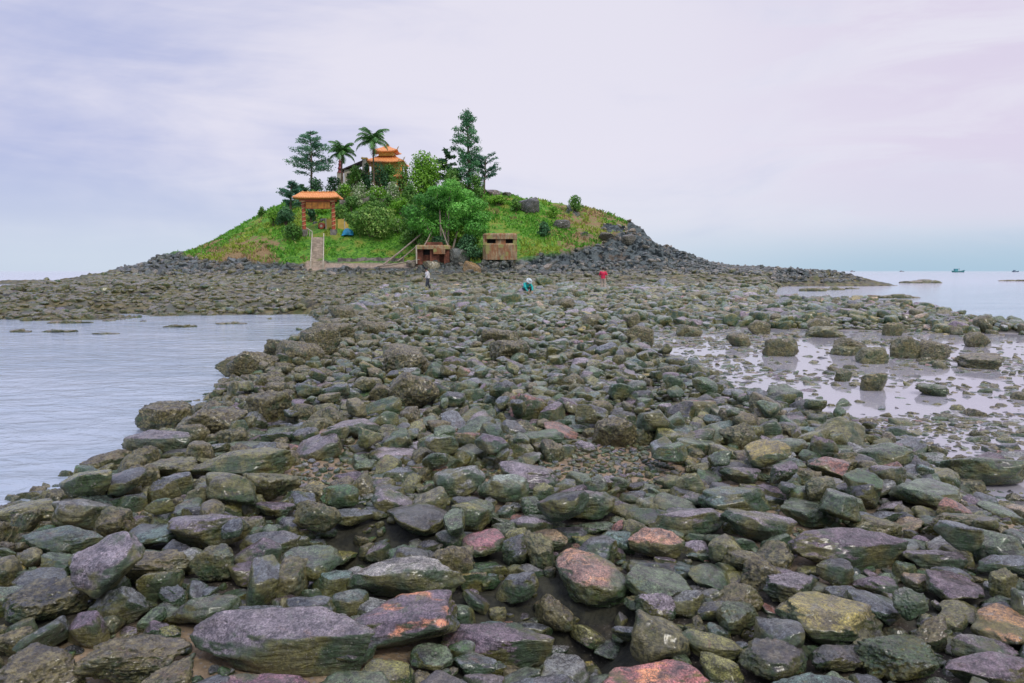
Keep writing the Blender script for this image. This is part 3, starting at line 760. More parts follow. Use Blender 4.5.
G_BLUE = [(.035,.11,.07),(.08,.22,.13),(.17,.34,.20)]
G_PALE = [(.13,.24,.08),(.28,.42,.17),(.50,.58,.32)]
def blobs_in(w, d, h, n, seed, br=.4, z0=0.0):
    r_ = RS(seed); out = []
    for i in range(n):
        a = r_.uniform(0, 6.28); q = math.sqrt(r_.rand())*(1-br)
        zz = r_.rand(); rr = math.sqrt(max(0, 1-(zz*1.0)**2))
        s = br*r_.uniform(.65,1.15)
        out.append((np.array([math.cos(a)*q*rr*w/2, math.sin(a)*q*rr*d/2, z0 + h*(.22+.60*zz)]), np.array([w/2*s, d/2*s, h*.5*s*1.2])))
    return out
def shrub(name, loc, w, h, cols, label, cat='shrub', group=None, n=900, size=.17, seed=0, d=None, nb=12, flowers=None, br=.42):
    o = empty(name, loc, label, cat, group); d = d or w*.8
    bl = blobs_in(w, d, h, nb, seed, br)
    leaf_cloud(MB(), bl, n, size, cols, seed).build('crown', MAT['leaf'], o)
    st = MB(); r_ = RS(seed)
    for b in bl[:6]: st.tube([(0,0,-.4), (b[0][0]*.4, b[0][1]*.4, h*.25), tuple(b[0])], [.09,.06,.03], 5)
    st.build('stem', MAT['bark'], o)
    if flowers:
        f = MB(); leaf_cloud(f, [(b[0]+np.array([0,-.1,h*.08]), b[1]*1.02) for b in bl], flowers, .13, [(.75,.72,.6),(.8,.78,.7)], seed+1, hollow=.9)
        f.build('blossom', MAT['leaf'], o)
    return o
def P_(px, py): return hit(px, py)
def mpp(Y): return Y/F
def casuarina(name, loc, h, w, trunk_h, label, seed, lean=0., cols=G_BLUE, n_br=34, wisp=.16, cat='tree', dens=1.0, up=.15, prof=None):
    r_ = RS(seed); o = empty(name, loc, label, cat)
    tr = MB(); top = np.array([lean*h, 0, h]); pts = [np.array([0,0,-.6])] + [top*t + np.array([.12*math.sin(5*t+seed),0,0])*h*.08 for t in (.2,.45,.7,.9,1.)]
    tr.tube(pts, [.26,.2,.15,.10,.06,.02], 7)
    lv = MB()
    for i in range(n_br):
        t = trunk_h/h + (1-trunk_h/h)*(i+r_.rand())/n_br*.97; base = np.array([lean*h*t,0,h*t])
        pr = prof(t) if prof else max(.12, (1-(t-.3)**2*1.4))*(1 - .55*max(0,t-.55)/.45)
        L = w/2*pr*r_.uniform(.55,1.1); a = r_.uniform(0,6.28); dv = np.array([math.cos(a), math.sin(a)*.8, up+r_.uniform(-.15,.25)])
        tip = base + dv*L; mid = base + dv*L*.5 + np.array([0,0,.12*L]); tr.tube([base, mid, tip], [.06,.04,.015], 4, cap=False)
        m = int(46*dens*(.5+L/(w/2)))
        tt = r_.uniform(.25,1.05,m)[:,None]; p = base*(1-tt)**2 + 2*mid*tt*(1-tt)+tip*tt**2 + r_.normal(size=(m,3))*np.array([.22,.22,.13])*(.5+L*.22)
        dl = np.array([dv[0],dv[1],.0])*1.0 + r_.normal(size=(m,3))*.6 + np.array([0,0,.15]); dl /= np.linalg.norm(dl,axis=1)[:,None]
        sd = np.cross(dl, r_.normal(size=(m,3))); sd /= np.linalg.norm(sd,axis=1)[:,None]
        l = wisp*2.0*(.6+.8*r_.rand(m))[:,None]; wd = wisp*.42
        V = np.stack([p-dl*l*.5, p+sd*wd, p+dl*l*.6, p-sd*wd],1).reshape(-1,3)
        cb = r_.rand(); c = np.array(cols[0])*(1-cb)+np.array(cols[2])*cb if r_.rand()<.5 else np.array(cols[1])
        cc = c[None]*(.7+.6*r_.rand(m))[:,None]
        lv.add(V, np.arange(4*m).reshape(m,4), np.repeat(cc,4,axis=0))
    tr.build('trunk', MAT['bark'], o, True); lv.build('crown', MAT['leaf'], o); return o
def palm(name, loc, h, crown, label, seed, lean=.05):
    r_ = RS(seed); o = empty(name, loc, label, 'palm tree', 'coconut palms beside the temple')
    top = np.array([lean*h,0,h]); pts = [np.array([lean*h*t*t,0,h*t-.5*(t==0)]) for t in (0,.1,.3,.5,.7,.85,1)]
    MB().tube(pts, [.24,.18,.15,.13,.12,.12,.15], 9).build('trunk', MAT['bark'], o, True)
    nf = 17
    for i in range(nf):
        a = 2*math.pi*(i/nf)*1.0 + r_.uniform(-.15,.15); el = [1.38,1.0,.62,.2][(i*3)%4] + r_.uniform(-.12,.12); L = crown*r_.uniform(.85,1.1)
        d = np.array([math.cos(a), math.sin(a), 0]); R = [top.copy()]; e = el; st = L/9
        for s in range(9):
            R.append(R[-1] + st*(d*math.cos(e)+np.array([0,0,math.sin(e)]))); e -= .15+.03*s*.5
        R = np.array(R); f = MB(); f.tube(R, np.linspace(.045,.012,10), 4, (.12,.17,.04), False)
        side = np.array([-d[1], d[0], 0])
        for s in range(1, 10):
            for q in (0,.33,.66):
                p = R[s-1]*(1-q)+R[s]*q; tn = R[s]-R[s-1]; tn /= np.linalg.norm(tn); ll = .85*math.sin(math.pi*min(.97,(s+q)/10.3))**.6*L/3.0
                for sg in (-1,1):
                    dr = side*sg*.8 + tn*.45 - np.array([0,0,.45+.3*r_.rand()]); dr /= np.linalg.norm(dr)
                    tip = p+dr*ll; wd = tn*.085
                    c = np.array((.09,.22,.06))*r_.uniform(.6,1.5)
                    f.add([p-wd,p+wd,tip+wd*.2,tip-wd*.2], [[0,1,2,3]], c)
        f.build('frond', MAT['leaf'], o)
    cn = MB()
    for k in range(5): q = top+np.array([.22*math.cos(k*1.3),.22*math.sin(k*1.3),-.2]); cn.tube([q-[0,0,.14],q-[0,0,.07],q+[0,0,.07],q+[0,0,.14]],[.04,.13,.13,.04],7,(.2,.18,.05))
    cn.build('coconut_bunch', MAT['bark'], o, True)
    return o
def place(px, py): return P_(px, py)
# trees along the top
L_ = P_(312,196); Yt = L_[1]; casuarina('casuarina_tree', L_, (196-133)*mpp(Yt), 9.0, 3.2, 'feathery casuarina tree with layered branches left of the palms', 11, .0, n_br=44, dens=3.0, wisp=.16, cols=[(.05,.14,.08),(.11,.27,.15),(.22,.42,.24)],
    prof=lambda t: 1.05 if t<.55 else max(.15, 1.05-(t-.55)*2.0))
L_ = P_(342,200); palm('palm_tree', L_, (200-155)*mpp(L_[1]), 3.1, 'coconut palm with drooping crown beside the casuarina, left of the taller palm', 3, .02)
L_ = P_(374,194); palm('palm_tree', L_, (194-144)*mpp(L_[1]), 3.5, 'taller coconut palm with upright fronds in front of the temple roof', 4, .0)
L_ = P_(469,196); hq = (196-116)*mpp(L_[1]); o = empty('casuarina_tree', L_, 'tallest dark casuarina on the islet, right of the temple', 'tree')
tr = MB(); tr.tube([(0,0,-.6),(.1,0,hq*.3),(-.1,0,hq*.6),(-.2,0,hq*.85),(-.35,0,hq*.98)], [.3,.22,.15,.08,.02], 8); r_ = RS(8); bl = []
for i in range(46):
    t = .12+.87*(i/45)**.9; wv = 2.55*(1-abs((t-.48)/.55)**3.2)*(1+.25*math.sin(i*2.1)); a = i*2.4; q = wv*r_.uniform(.25,.95)
    c = np.array([math.cos(a)*q - .35*t, math.sin(a)*q*.8, hq*t + r_.uniform(-.2,.3)]); bl.append((c, np.array([.75+.2*r_.rand(), .8, .5+.25*r_.rand()])*(1.2-.3*t)))
    tr.tube([(-.2*t,0,max(.3,hq*t-q*.35)), tuple(c*.6+np.array([-.08*t,0,hq*t*.4-.1])), tuple(c)], [.07,.05,.015], 4, cap=False)
tr.build('trunk', MAT['bark'], o, True); leaf_cloud(MB(), bl, 8500, .15, [(.035,.12,.05),(.09,.27,.11),(.20,.42,.18)], 8, hollow=.15).build('crown', MAT['leaf'], o)
L_ = P_(448,190); casuarina('casuarina_tree', L_, (190-150)*mpp(L_[1]), 4.6, 1.0, 'short dark casuarina hugging the left side of the tallest one', 31, -.05, n_br=34, dens=2.0, wisp=.2, cols=G_DARK)
L_ = P_(484,194); casuarina('small_tree', L_, (194-159)*mpp(L_[1]), 4.6, 2.0, 'small open branched tree on the crest right of the tallest casuarina', 41, .05, n_br=24, dens=1.5, wisp=.17, up=.5, prof=lambda t: 1.0)
L_ = P_(290,212); casuarina('small_tree', L_, (212-183)*mpp(L_[1]), 5.0, .6, 'wispy grey green tree on the skyline left of the gate', 51, .08, n_br=30, dens=1.6, wisp=.18, up=.4)
L_ = P_(301,206); casuarina('small_tree', L_, (206-186)*mpp(L_[1]), 3.6, .6, 'thin dark sapling just behind the gate roof', 52, .0, n_br=24, dens=1.8, wisp=.18, cols=G_DARK, up=.4)
def sh(px0, px1, ytop, ybot, cols, label, **k):
    L = P_((px0+px1)/2, ybot); s = mpp(L[1]); L = L - np.array([0,0,.15]); return shrub(k.pop('name','shrub'), L, (px1-px0)*s*1.08, (ybot-ytop)*s+.2, cols, label, seed=int(px0*7+ybot), **k)
sh(404,450,151,196,G_BRIGHT,'bright green round crowned tree between the temple and the dark casuarinas', name='broadleaf_tree', cat='tree', n=5200, size=.2, nb=24, br=.5)
sh(436,470,170,200,G_MID,'leafy green tree under the tallest casuarina', name='broadleaf_tree', cat='tree', n=2200, size=.2, nb=14)
sh(466,486,172,198,G_MID,'dark green bush at the foot of the tallest casuarina on its right', n=1000)
sh(391,414,162,192,G_MID,'green bush covering the right side of the temple wall', n=900)
sh(366,393,161,190,G_DARK,'dark leafy bush in front of the temple at the taller palm', n=1300)
sh(343,370,166,192,G_MID,'dark green bush below the side building, left of the taller palm', n=900)
sh(322,346,176,194,G_DARK,'dark bush at the foot of the shorter palm', n=900)
sh(302,326,178,196,G_DARK,'dark bush under the feathery casuarina above the gate roof', n=1100)
sh(418,440,180,196,G_PALE,'pale flowering bush below the bright round tree', n=700, flowers=90)
hd = ['leftmost','second','third','fourth','fifth']
for i, px in enumerate((344,360,377,394,411)):
    sh(px-10, px+10, 183+(i%2), 203, G_PALE if i%2 else G_BRIGHT, f'white flowering terrace shrub, {hd[i]} of five from the left below the temple' if i else 'white flowering terrace shrub, leftmost of five below the temple', group='flowering shrubs on the terrace', n=900, flowers=120)
for i, (a,b,t,bb,g,lab) in enumerate([
 (340,362,197,213,G_MID,'dark green shrub just right of the gate roof'),
 (362,388,198,212,G_MID,'shrub above the big round bush, under the flowering terrace'),
 (386,416,198,216,G_BRIGHT,'bright shrub right of the big round bush top'),
 (342,402,206,237,[(.05,.15,.03),(.18,.36,.06),(.48,.62,.18)],'big round pale topped bush right of the gate'),
 (396,424,206,234,G_MID,'green bush between the round bush and the spreading tree'),
 (470,486,186,200,G_MID,'low shrub on the crest near the reddish stone wall'),
 (566,583,196,211,G_MID,'lone dark green bush standing on the right hand slope'),
 (257,266,206,217,G_MID,'tiny lone bush on the left skyline of the hill'),
 (272,300,206,226,G_DARK,'scrub on the slope left of the gate'),
 (282,304,220,240,G_MID,'dark scrub beside the left gate pillar'),
 (440,486,224,252,G_BRIGHT,'bright leafy undergrowth under the spreading tree, left of the square bunker'),
 (452,484,236,260,G_DARK,'dark undergrowth right behind the collapsed bunker'),
 (426,452,236,256,G_DARK,'dark bush just behind the collapsed bunker'),
 (484,512,196,206,G_BRIGHT,'low green bush at the top of the right slope'),
 (304,322,190,202,G_MID,'green bush right behind the gate roof on the left'),
 (322,342,192,204,G_DARK,'dark bush behind the gate roof on the right'),
 (400,430,218,244,G_MID,'shady bush above the driftwood poles'),
 (312,330,203,214,G_BRIGHT,'light green bush seen through the gate opening'),
 (304,318,206,222,G_DARK,'dark bush just inside the left gate pillar'),
 (334,350,206,222,G_MID,'bush leaning on the yellow wall right of the gate'),
 (402,418,184,206,G_MID,'bush at the right end of the flowering terrace'),
 (352,372,176,190,G_MID,'leafy bush between the side building and the temple'),
 (384,402,174,190,G_BRIGHT,'bright bush hiding the foot of the temple front'),
 (424,446,190,214,G_BRIGHT,'bright bush on the slope above the spreading tree crown'),
 (455,476,196,220,G_MID,'bush at the upper right edge of the spreading tree'),
 (346,362,167,190,G_BRIGHT,'bright leafy bush against the wall of the side building'),
 (360,374,164,190,G_DARK,'dark bush hiding the pale corner column of the side building'),
 (378,400,165,190,G_MID,'leafy bush against the middle of the temple wall'),
 (262,284,210,226,G_BRIGHT,'low bright scrub on the upper left slope, right of the tiny lone bush'),
 (508,524,200,212,G_MID,'low scrub just left of the black boulder on the right slope'),
 (546,560,206,218,G_BRIGHT,'low scrub between the black boulder and the lone dark bush'),
 (536,552,222,236,G_DARK,'dark scrub patch in the middle of the right slope'),
]):
    sh(a,b,t,bb,g,lab,n=int(90*(b-a)*(bb-t)/30)+250, size=.16 if b-a<40 else .19, nb=22 if b-a>40 else 12, **({'name':'bush'}))
rs_ = RS(61)
for px_, py_ in ((346,222),(356,206),(372,206),(388,206),(402,212),(414,206),(428,204),(440,200),(452,206),(462,200),(408,224),(398,232),(424,226),(338,216),(474,208),(432,196),(416,196),(332,204)):
    w_ = rs_.uniform(13,20); h_ = rs_.uniform(9,14)
    sh(px_-w_/2, px_+w_/2, py_-h_, py_+1, [G_BRIGHT,G_MID,G_MID,G_DARK,G_PALE][rs_.randint(5)], 'one of the small shrubs massed across the planted middle of the slope', group='shrubs massed on the planted middle slope', n=480, size=.16)
# spreading tree with pale trunks
L_ = P_(446,252); s = mpp(L_[1]); o = empty('spreading_tree', L_, 'wide bright green spreading tree with pale bare trunks above the collapsed bunker', 'tree')
tr = MB(); rr = RS(9); bl = []
for (dx, hh) in ((-30,38),(-20,50),(-8,58),(6,62),(18,56),(28,46),(34,34),(0,46),(-14,36),(14,40),(24,30),(-26,28),(-4,30),(8,26),(-16,22),(30,22),(2,54),(-10,46)):
    c = np.array([dx*s, rr.uniform(-2,1.5), hh*s]); bl.append((c, np.array([11*s*rr.uniform(.9,1.3), 2.2, 7*s*rr.uniform(.8,1.2)])))
for x0, j in ((-.8,0),(-.5,2),(0,7),(.3,3),(.7,5),(1.,6)):
    c = bl[j][0]; tr.tube([(x0,-.6,-.6),(x0*.6+c[0]*.3,-.8,c[2]*.4),(c[0]*.7,c[1]*.8,c[2]*.8),tuple(c)],[.17,.13,.09,.04],6)
tr.build('trunk', MAT['pale_bark'], o, True)
leaf_cloud(MB(), bl, 15000, .18, [(.04,.15,.03),(.11,.36,.05),(.24,.58,.10)], 77).build('crown', MAT['leaf'], o)
# grass on the slope (countless tufts)
r_ = RS(13); n = 42000; pp = r_.uniform(180, 660, n); Yg = r_.uniform(89, 116, n); xg = (pp-512)/F*Yg; zg = T(xg, Yg); _, fg, zcg = hillfac(xg, Yg)
rkg = rockmask(xg, Yg, zg, zcg); vv = 271-(zg-CAMZ)/Yg*F
ok = (fbm(xg*.7, Yg*.7+4, o=3) > .40) & (rkg < .5) & ~((np.abs(pp-317) < 9) & (vv > 226)) & ~((pp>325)&(pp<415)&(vv>258)) & ~((np.abs(pp-500)<20)&(vv>230)); xg, Yg, zg, pp, vv = xg[ok], Yg[ok], zg[ok], pp[ok], vv[ok]; n = len(xg)
mow = ((pp>338)&(pp<415)&(vv>234)&(vv<262))
hgt = r_.uniform(.15,.42,n)*(.55+.9*fbm(xg*.4, Yg*.4, o=2))*np.where(mow,.45,1); w = r_.uniform(.08,.16,n); a = r_.uniform(0,3.14,n)
ux = np.stack([np.cos(a)*w, np.sin(a)*w*.6, 0*w],-1); b0 = np.stack([xg,Yg,zg-.05],-1); tp = b0+np.stack([r_.normal(size=n)*.16, r_.normal(size=n)*.1-.05, hgt],-1)
V = np.stack([b0-ux, b0+ux, tp+ux*.35, tp-ux*.35],1).reshape(-1,3)
t1 = fbm(xg*.18+2, Yg*.18, o=3); t2 = r_.rand(n); dry = sstep(500,580,pp)*.22+sstep(170,200,pp)*sstep(300,260,pp)*sstep(228,250,vv)*.22
g1 = np.array([.07,.26,.025]); g2 = np.array([.19,.44,.045]); g3 = np.array([.36,.42,.06]); g4 = np.array([.40,.27,.14])
cc = g1*(1-t2)[:,None]+g2*t2[:,None]; m3 = sstep(.52,.66,t1+dry*.55)[:,None]*(1-mow[:,None]); cc = cc*(1-m3*.75)+g3*m3*.75; m4 = (sstep(.60,.85,t2*.4+dry*1.1+(fbm(xg*.5+7,Yg*.5,o=3)-.5)*1.6+.12)*(1-mow))[:,None]; cc = cc*(1-m4)+g4*m4
cc = cc*(.7+.6*r_.rand(n))[:,None]
me = raw_mesh('grass', V, [np.arange(4*n).reshape(n,4)], np.repeat(cc,4,axis=0)); me.materials.append(MAT['leaf']); o = bpy.data.objects.new('grass', me); C.objects.link(o)
tag(o, 'long green and yellowing grass covering the slopes of the islet', 'grass', kind='stuff')
# ------------------------------------------------------------------ gate, stairs, temple
def tile_mat():
    m, nt, b = newmat('orange_tile'); N = NT(nt); tc = N.n('TexCoord').outputs['Object']
    w = N.n('TexWave', i_Vector=tc, i_Scale=1.3, bands_direction='X').outputs[1]; n = N.noise(tc, 3, 4)
    c = N.mix(N.ramp(n,.35,.65), (.90,.40,.13), (.74,.28,.08)); c = N.mix(N.math('MULTIPLY', N.ramp(w,.0,.5,1,0), .5), c, (.45,.14,.05))
    nt.links.new(c, b.inputs['Base Color']); b.inputs['Roughness'].default_value=.6; nt.links.new(N.bump(w,.8,.06), b.inputs['Normal']); return m
MAT['tile'] = tile_mat()
MAT['orange'] = simple('orange_paint', (.90,.40,.07), .5, .35, 2)
MAT['redorange'] = simple('pillar_paint', (.50,.11,.05), .5, .3, 3)
MAT['gold'] = simple('gold_paint', (.72,.50,.22), .5, .3, 4)
MAT['yellow'] = simple('yellow_wall', (.70,.50,.12), .7, .25, 1.2)
MAT['cream'] = simple('cream_paint', (.55,.50,.38), .7, .25, 1.5)
MAT['stone'] = simple('grey_stone', (.26,.24,.21), .9, .45, 2.5, .03)
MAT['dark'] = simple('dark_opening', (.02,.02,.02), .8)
MAT['concrete'] = None
def hip_roof(mb, w, d, h, ridge, z, up=.0, n=8, th=.1):
    """hipped roof with lifted corners and a thickness"""
    def prof(t): return t**1.1
    rings = []
    for zt in range(n+1):
        t = zt/n; hw = w/2*(1-t)+ridge/2*t; hd = d/2*(1-t)+.02*t; zz = z + h*prof(t)
        ring = []
        m = 6
        for (ax,ay,bx,by) in ((-1,-1,1,-1),(1,-1,1,1),(1,1,-1,1),(-1,1,-1,-1)):
            for k in range(m):
                q = k/m; x = (ax*(1-q)+bx*q)*hw; y = (ay*(1-q)+by*q)*hd; cr = (abs(2*q-1))**3
                ring.append((x, y, zz + up*cr*(1-t)**2))
        rings.append(ring)
    N_ = len(rings[0]); V = [p for r in rings for p in r]
    Fq = [[i*N_+k, i*N_+(k+1)%N_, (i+1)*N_+(k+1)%N_, (i+1)*N_+k] for i in range(n) for k in range(N_)]
    mb.add(V, Fq)
    low = [(p[0],p[1],p[2]-th) for p in rings[0]]
    mb.add(list(rings[0])+low, [[k, N_+k, N_+(k+1)%N_, (k+1)%N_] for k in range(N_)])
    mb.add(low+[(0,0,z-th+.05)], [[(k+1)%N_, k, N_] for k in range(N_)])
# gate
Lg = P_(319,234); s = mpp(Lg[1]); gate = empty('gate', Lg, 'red and orange ceremonial gate with tiled roof at the head of the stairs', 'gate')
PHt = (234-202)*s
for sg in (-1,1):
    x = sg*14.6*s
    p = MB().tube([(x,0,.5),(x,0,PHt)], .25, 12, cap=True).build('pillar', MAT['redorange'], gate, True)
    sp_ = MB(); pts = [(x+.27*math.cos(a), .27*math.sin(a), .7+(PHt-1.0)*a/(2*math.pi*6)) for a in np.linspace(0, 2*math.pi*6, 90)]
    sp_.tube(pts, .06, 5).build('spiral_dragon', MAT['gold'], p, True)
    MB().box((x,0,.1),(.8,.8,1.0)).build('pillar_base', MAT['stone'], gate)
    MB().box((x,0,PHt-.05),(.62,.62,.14)).build('capital', MAT['gold'], gate)
MB().box((0,0,PHt+.06),(5.2,.5,.28)).build('lintel', MAT['redorange'], gate)
b = MB().box((0,-.05,PHt-.62),(24*s,.16,6.6*s*.95)).build('sign_panel', MAT['orange'], gate)
fr_ = MB()
for zz in (PHt-.17, PHt-1.07): fr_.box((0,-.16,zz),(24*s,.06,.07))
for xx in (-1.72,-.85,0,.85,1.72): fr_.box((xx,-.17,PHt-.62),(.06,.05,.84))
fr_.build('panel_frame', MAT['redorange'], b)
MB().box((0,-.02,PHt+.34),(5.4,.9,.16)).build('frieze', MAT['orange'], gate)
rf = MB(); hip_roof(rf, 45*s, 2.7, .78, 36*s, PHt+.42, .10, th=.14); rf = rf.build('roof', MAT['tile'], gate)
rd = MB().tube([(-17*s,0,PHt+1.22),(17*s,0,PHt+1.22)], .09, 6); 
rd.build('ridge', MAT['tile'], rf)
for i in range(7):
    xx = (-15+i*5)*s; MB().tube([(xx,0,PHt+1.22),(xx+.04,0,PHt+1.34),(xx-.05,0,PHt+1.44)],[.1,.11,.02],6).build('roof_ornament', MAT['gold'], rf)
# stairs
p0 = P_(317,267); p1 = P_(318,238); st = empty('staircase', p0, 'narrow stone stairs with pale low side walls climbing to the gate', 'stairs')
dv = p1-p0; ns = 22; sw = 11*mpp(p0[1])
stp = MB(); 
for i in range(ns):
    t = (i+.5)/ns; stp.box((dv[0]*t, dv[1]*t, dv[2]*t-.25),(sw, dv[1]/ns*1.0, .9+dv[2]/ns*0), 0)
stp.build('steps', simple('step_stone', (.50,.42,.32), .9, .4, 2.0, .02), st)
for sg in (-1,1):
    x = sg*(sw/2+.1); w_ = MB()
    for i in range(6):
        ta, tb = i/6, (i+1)/6
        w_.tube([(x+dv[0]*ta, dv[1]*ta, dv[2]*ta+.62),(x+dv[0]*tb, dv[1]*tb, dv[2]*tb+.62)], .07, 5)
        w_.box((x+dv[0]*(ta+tb)/2, dv[1]*(ta+tb)/2, dv[2]*(ta+tb)/2+.2),(.12, .12, .8))
    w_.box((x,0,.2),(.2,.2,1.1)); w_.build('handrail', MAT['cream'], st)
# upper short rail to the left pillar
p2 = P_(308,232); w_ = MB(); q = p2-p1
for i in range(5):
    t = i/4; w_.box((q[0]*t-.8, q[1]*t, q[2]*t+.45),(.1,.1,.95))
w_.tube([(-.8,0,.9),(q[0]-.8,q[1],q[2]+.9)],.07,5); o = w_.build('handrail', MAT['cream'], None, loc=p1)
o.name = 'railing'; tag(o, 'short pale railing bending left from the stairs to the gate pillar', 'railing')
# yellow wall right of the gate, behind pillar
Ly = P_(336,232)+np.array([0,1.2,0]); s = mpp(Ly[1]); yw = empty('yellow_wall', Ly, 'yellow painted wall panels behind the right gate pillar', 'wall')
for k,(x,w,h) in enumerate(((-1.0,1.5,1.9),(.45,.95,1.9),(1.25,.5,1.5))):
    MB().box((x,0,h/2-.1),(w,.2,h+.2)).build('wall_panel', MAT['yellow'], yw)
MB().box((-1.7,0,.9),(.16,.3,2.2)).build('post', MAT['cream'], yw); MB().box((.98,-.02,.9),(.14,.3,2.2)).build('post', MAT['cream'], yw)
# round red drum seen through the gate
Ld = P_(320,231)+np.array([0,1.,0]); dr = empty('drum', Ld, 'round red drum with pale face standing dark under the gate', 'drum')
MB().tube([(0,-.35,.75),(0,-.2,.75),(0,.2,.75),(0,.35,.75)],[.42,.5,.5,.42],16).build('body', MAT['redorange'], dr, True)
MB().tube([(0,-.38,.75),(0,-.36,.75)],[.2,.2],12).build('drumhead', MAT['cream'], dr)
for x in (-.4,.4): MB().box((x,0,.2),(.12,.6,.9)).build('leg', MAT['dark'], dr)
Lk = P_(321,228)+np.array([0,2.4,0]); kk = empty('rock_shrine', Lk, 'dark low rockery shrine seen through the gate opening', 'rockery')
kb = MB()
for i,(dx,dz,sz) in enumerate(((-1.2,.5,.9),(-.3,.9,1.1),(.7,.7,.9),(1.4,.4,.7),(0,.2,1.0))):
    Pn, Fc = shape(24+i, 4); kb.add(Pn*np.array([sz,.6,sz*.8])+np.array([dx,.3*i*.3,dz]), Fc, (.07,.075,.07))
kb.build('boulders', attr_mat('shrine_rock', .9, .2, 0, .6, 3), kk, True)
MB().box((.2,-.6,.45),(.7,.3,.9)).build('altar', MAT['dark'], kk)
# blue tarp
Lb = P_(348,236); tp = MB(); g_ = 14; V=[]; 
for j in range(g_):
    for i in range(g_):
        u, v = i/(g_-1)*2-1, j/(g_-1)*2-1; rr_ = max(0,1-(u*u+v*v)); h_ = .95*rr_**.5 + .16*vnoise(np.array(u*3+5), np.array(v*3))*1.0
        V.append((u*.85, v*.7, float(h_)))
Fq = [[j*g_+i, j*g_+i+1, (j+1)*g_+i+1, (j+1)*g_+i] for j in range(g_-1) for i in range(g_-1)]
tp.add(V, Fq); o = tp.build('tarpaulin', simple('blue_tarp', (.04,.33,.55), .45, .3, 2.5), None, True, loc=Lb); sm = o.modifiers.new('t','SOLIDIFY'); sm.thickness=.04
tag(o, 'bright blue tarpaulin heap at the left edge of the round bush', 'tarpaulin')
# temple
Lt = np.array([px2x(390,119), 119.0, 0]); Lt[2] = T(Lt[0], Lt[1]); s = mpp(119)
def zpx(y, Y=119): return CAMZ + (271-y)*Y/F
gz = Lt[2]; tmp = empty('temple', (Lt[0],119,gz), 'yellow hilltop temple with two tiers of orange tiled roof', 'temple')
zl, zu, zt = zpx(167)-gz, zpx(156)-gz, zpx(149)-gz; zm = zpx(158.5)-gz
MB().box((0,0,zl/2-.3),(4.6,4.6,zl+.5)).build('wall', MAT['yellow'], tmp)
for i,(x,y) in enumerate(((-2.7,-2.7),(-.9,-2.7),(.9,-2.7),(2.7,-2.7),(2.7,2.7),(-2.7,2.7))): MB().tube([(x,y,-.6),(x,y,zl)],.17,10).build('column', MAT['orange'], tmp, True)
d_ = MB().box((0,-2.34,1.3),(1.3,.08,2.5)).build('door', simple('dark_wood', (.09,.04,.025), .6), tmp)
MB().box((0,-2.4,1.3),(.06,.05,2.4)).build('door_frame', MAT['gold'], d_)
for x in (-1.6,1.6):
    w_ = MB().box((x,-2.33,1.7),(.9,.06,1.1)).build('window', MAT['dark'], tmp); MB().box((x,-2.38,1.7),(.06,.05,1.1)).box((x,-2.38,1.7),(.9,.045,.06)).build('frame', MAT['gold'], w_)
r1 = MB(); hip_roof(r1, 6.6, 6.6, zm-zl+.1, 2.4, zl, .25, th=.16); r1 = r1.build('lower_roof', MAT['tile'], tmp)
MB().box((0,0,(zu+zm)/2),(2.5,2.5,zu-zm+.5)).build('upper_wall', MAT['yellow'], tmp)
r2 = MB(); hip_roof(r2, 4.2, 4.2, zt-zu-.05, .5, zu, .28, th=.14); r2 = r2.build('upper_roof', MAT['tile'], tmp)
MB().tube([(0,0,zt-zu+zu-.1),(0,0,zt+.1),(0,0,zt+.25),(0,0,zt+.5)],[.2,.22,.1,.02],8).build('finial', MAT['tile'], r2, True)
for sx_ in (-1,1):
    for (ww, z_, r_o) in ((3.3,zl,r1),(2.1,zu,r2)):
        MB().tube([(sx_*ww,-ww,z_+.3),(sx_*(ww+.1),-ww-.1,z_+.5),(sx_*(ww+.28),-ww-.25,z_+.72)],[.1,.08,.02],6).build('eave_ornament', MAT['gold'], r_o)
# side building
Xs = px2x(359,117); gz = float(T(Xs,117)); sd = empty('side_building', (Xs,117,gz), 'low side building with dark sloping roof and cream wall left of the temple', 'building')
zz = lambda y: zpx(y,117)-gz
MB().box((-.1,0,zz(173)/2-.3),(3.2,2.6,zz(173)+.6)).build('wall', MAT['cream'], sd)
MB().box((-.9,-1.34,zz(179)),(.6,.08,.8)).build('window', MAT['dark'], sd)
rfm = MB(); V = [(-2.2,-1.7,zz(173.5)),(1.5,-1.7,zz(164.5)),(1.5,1.7,zz(164.5)),(-2.2,1.7,zz(173.5))]; rfm.add(V+[(a,b,c-.22) for a,b,c in V], [[0,1,2,3],[7,6,5,4],[0,4,5,1],[1,5,6,2],[2,6,7,3],[3,7,4,0]]); rfm.build('roof', simple('dark_roof', (.07,.055,.045), .8, .4, 2), sd)
MB().box((1.75,-1.2,zz(163)/2-.2),(.7,.7,zz(163)+.4)).build('corner_column', MAT['cream'], sd); MB().box((1.75,-1.2,zz(162.6)),(1.0,1.0,.22)).build('cornice', MAT['yellow'], sd)
Xs = px2x(343.5,118); gz = float(T(Xs,118)); sp2 = empty('small_pagoda', (Xs,118,gz), 'narrow dark red pagoda spire beside the shorter palm trunk', 'pagoda'); hh = zpx(162,118)-gz
MB().box((0,0,hh*.3),(.9,.9,hh*.62)).build('base', MAT['cream'], sp2)
for k,(z_,w_) in enumerate(((.6,.8),(.72,.62),(.84,.45))): MB().tube([(0,0,hh*z_),(0,0,hh*(z_+.06)),(0,0,hh*(z_+.12))],[w_*.75,w_*.45,w_*.42],8).build('tier', simple('maroon', (.22,.045,.04), .6), sp2)
MB().tube([(0,0,hh*.94),(0,0,hh*1.03)],[.16,.01],6).build('spire', MAT['redorange'], sp2)
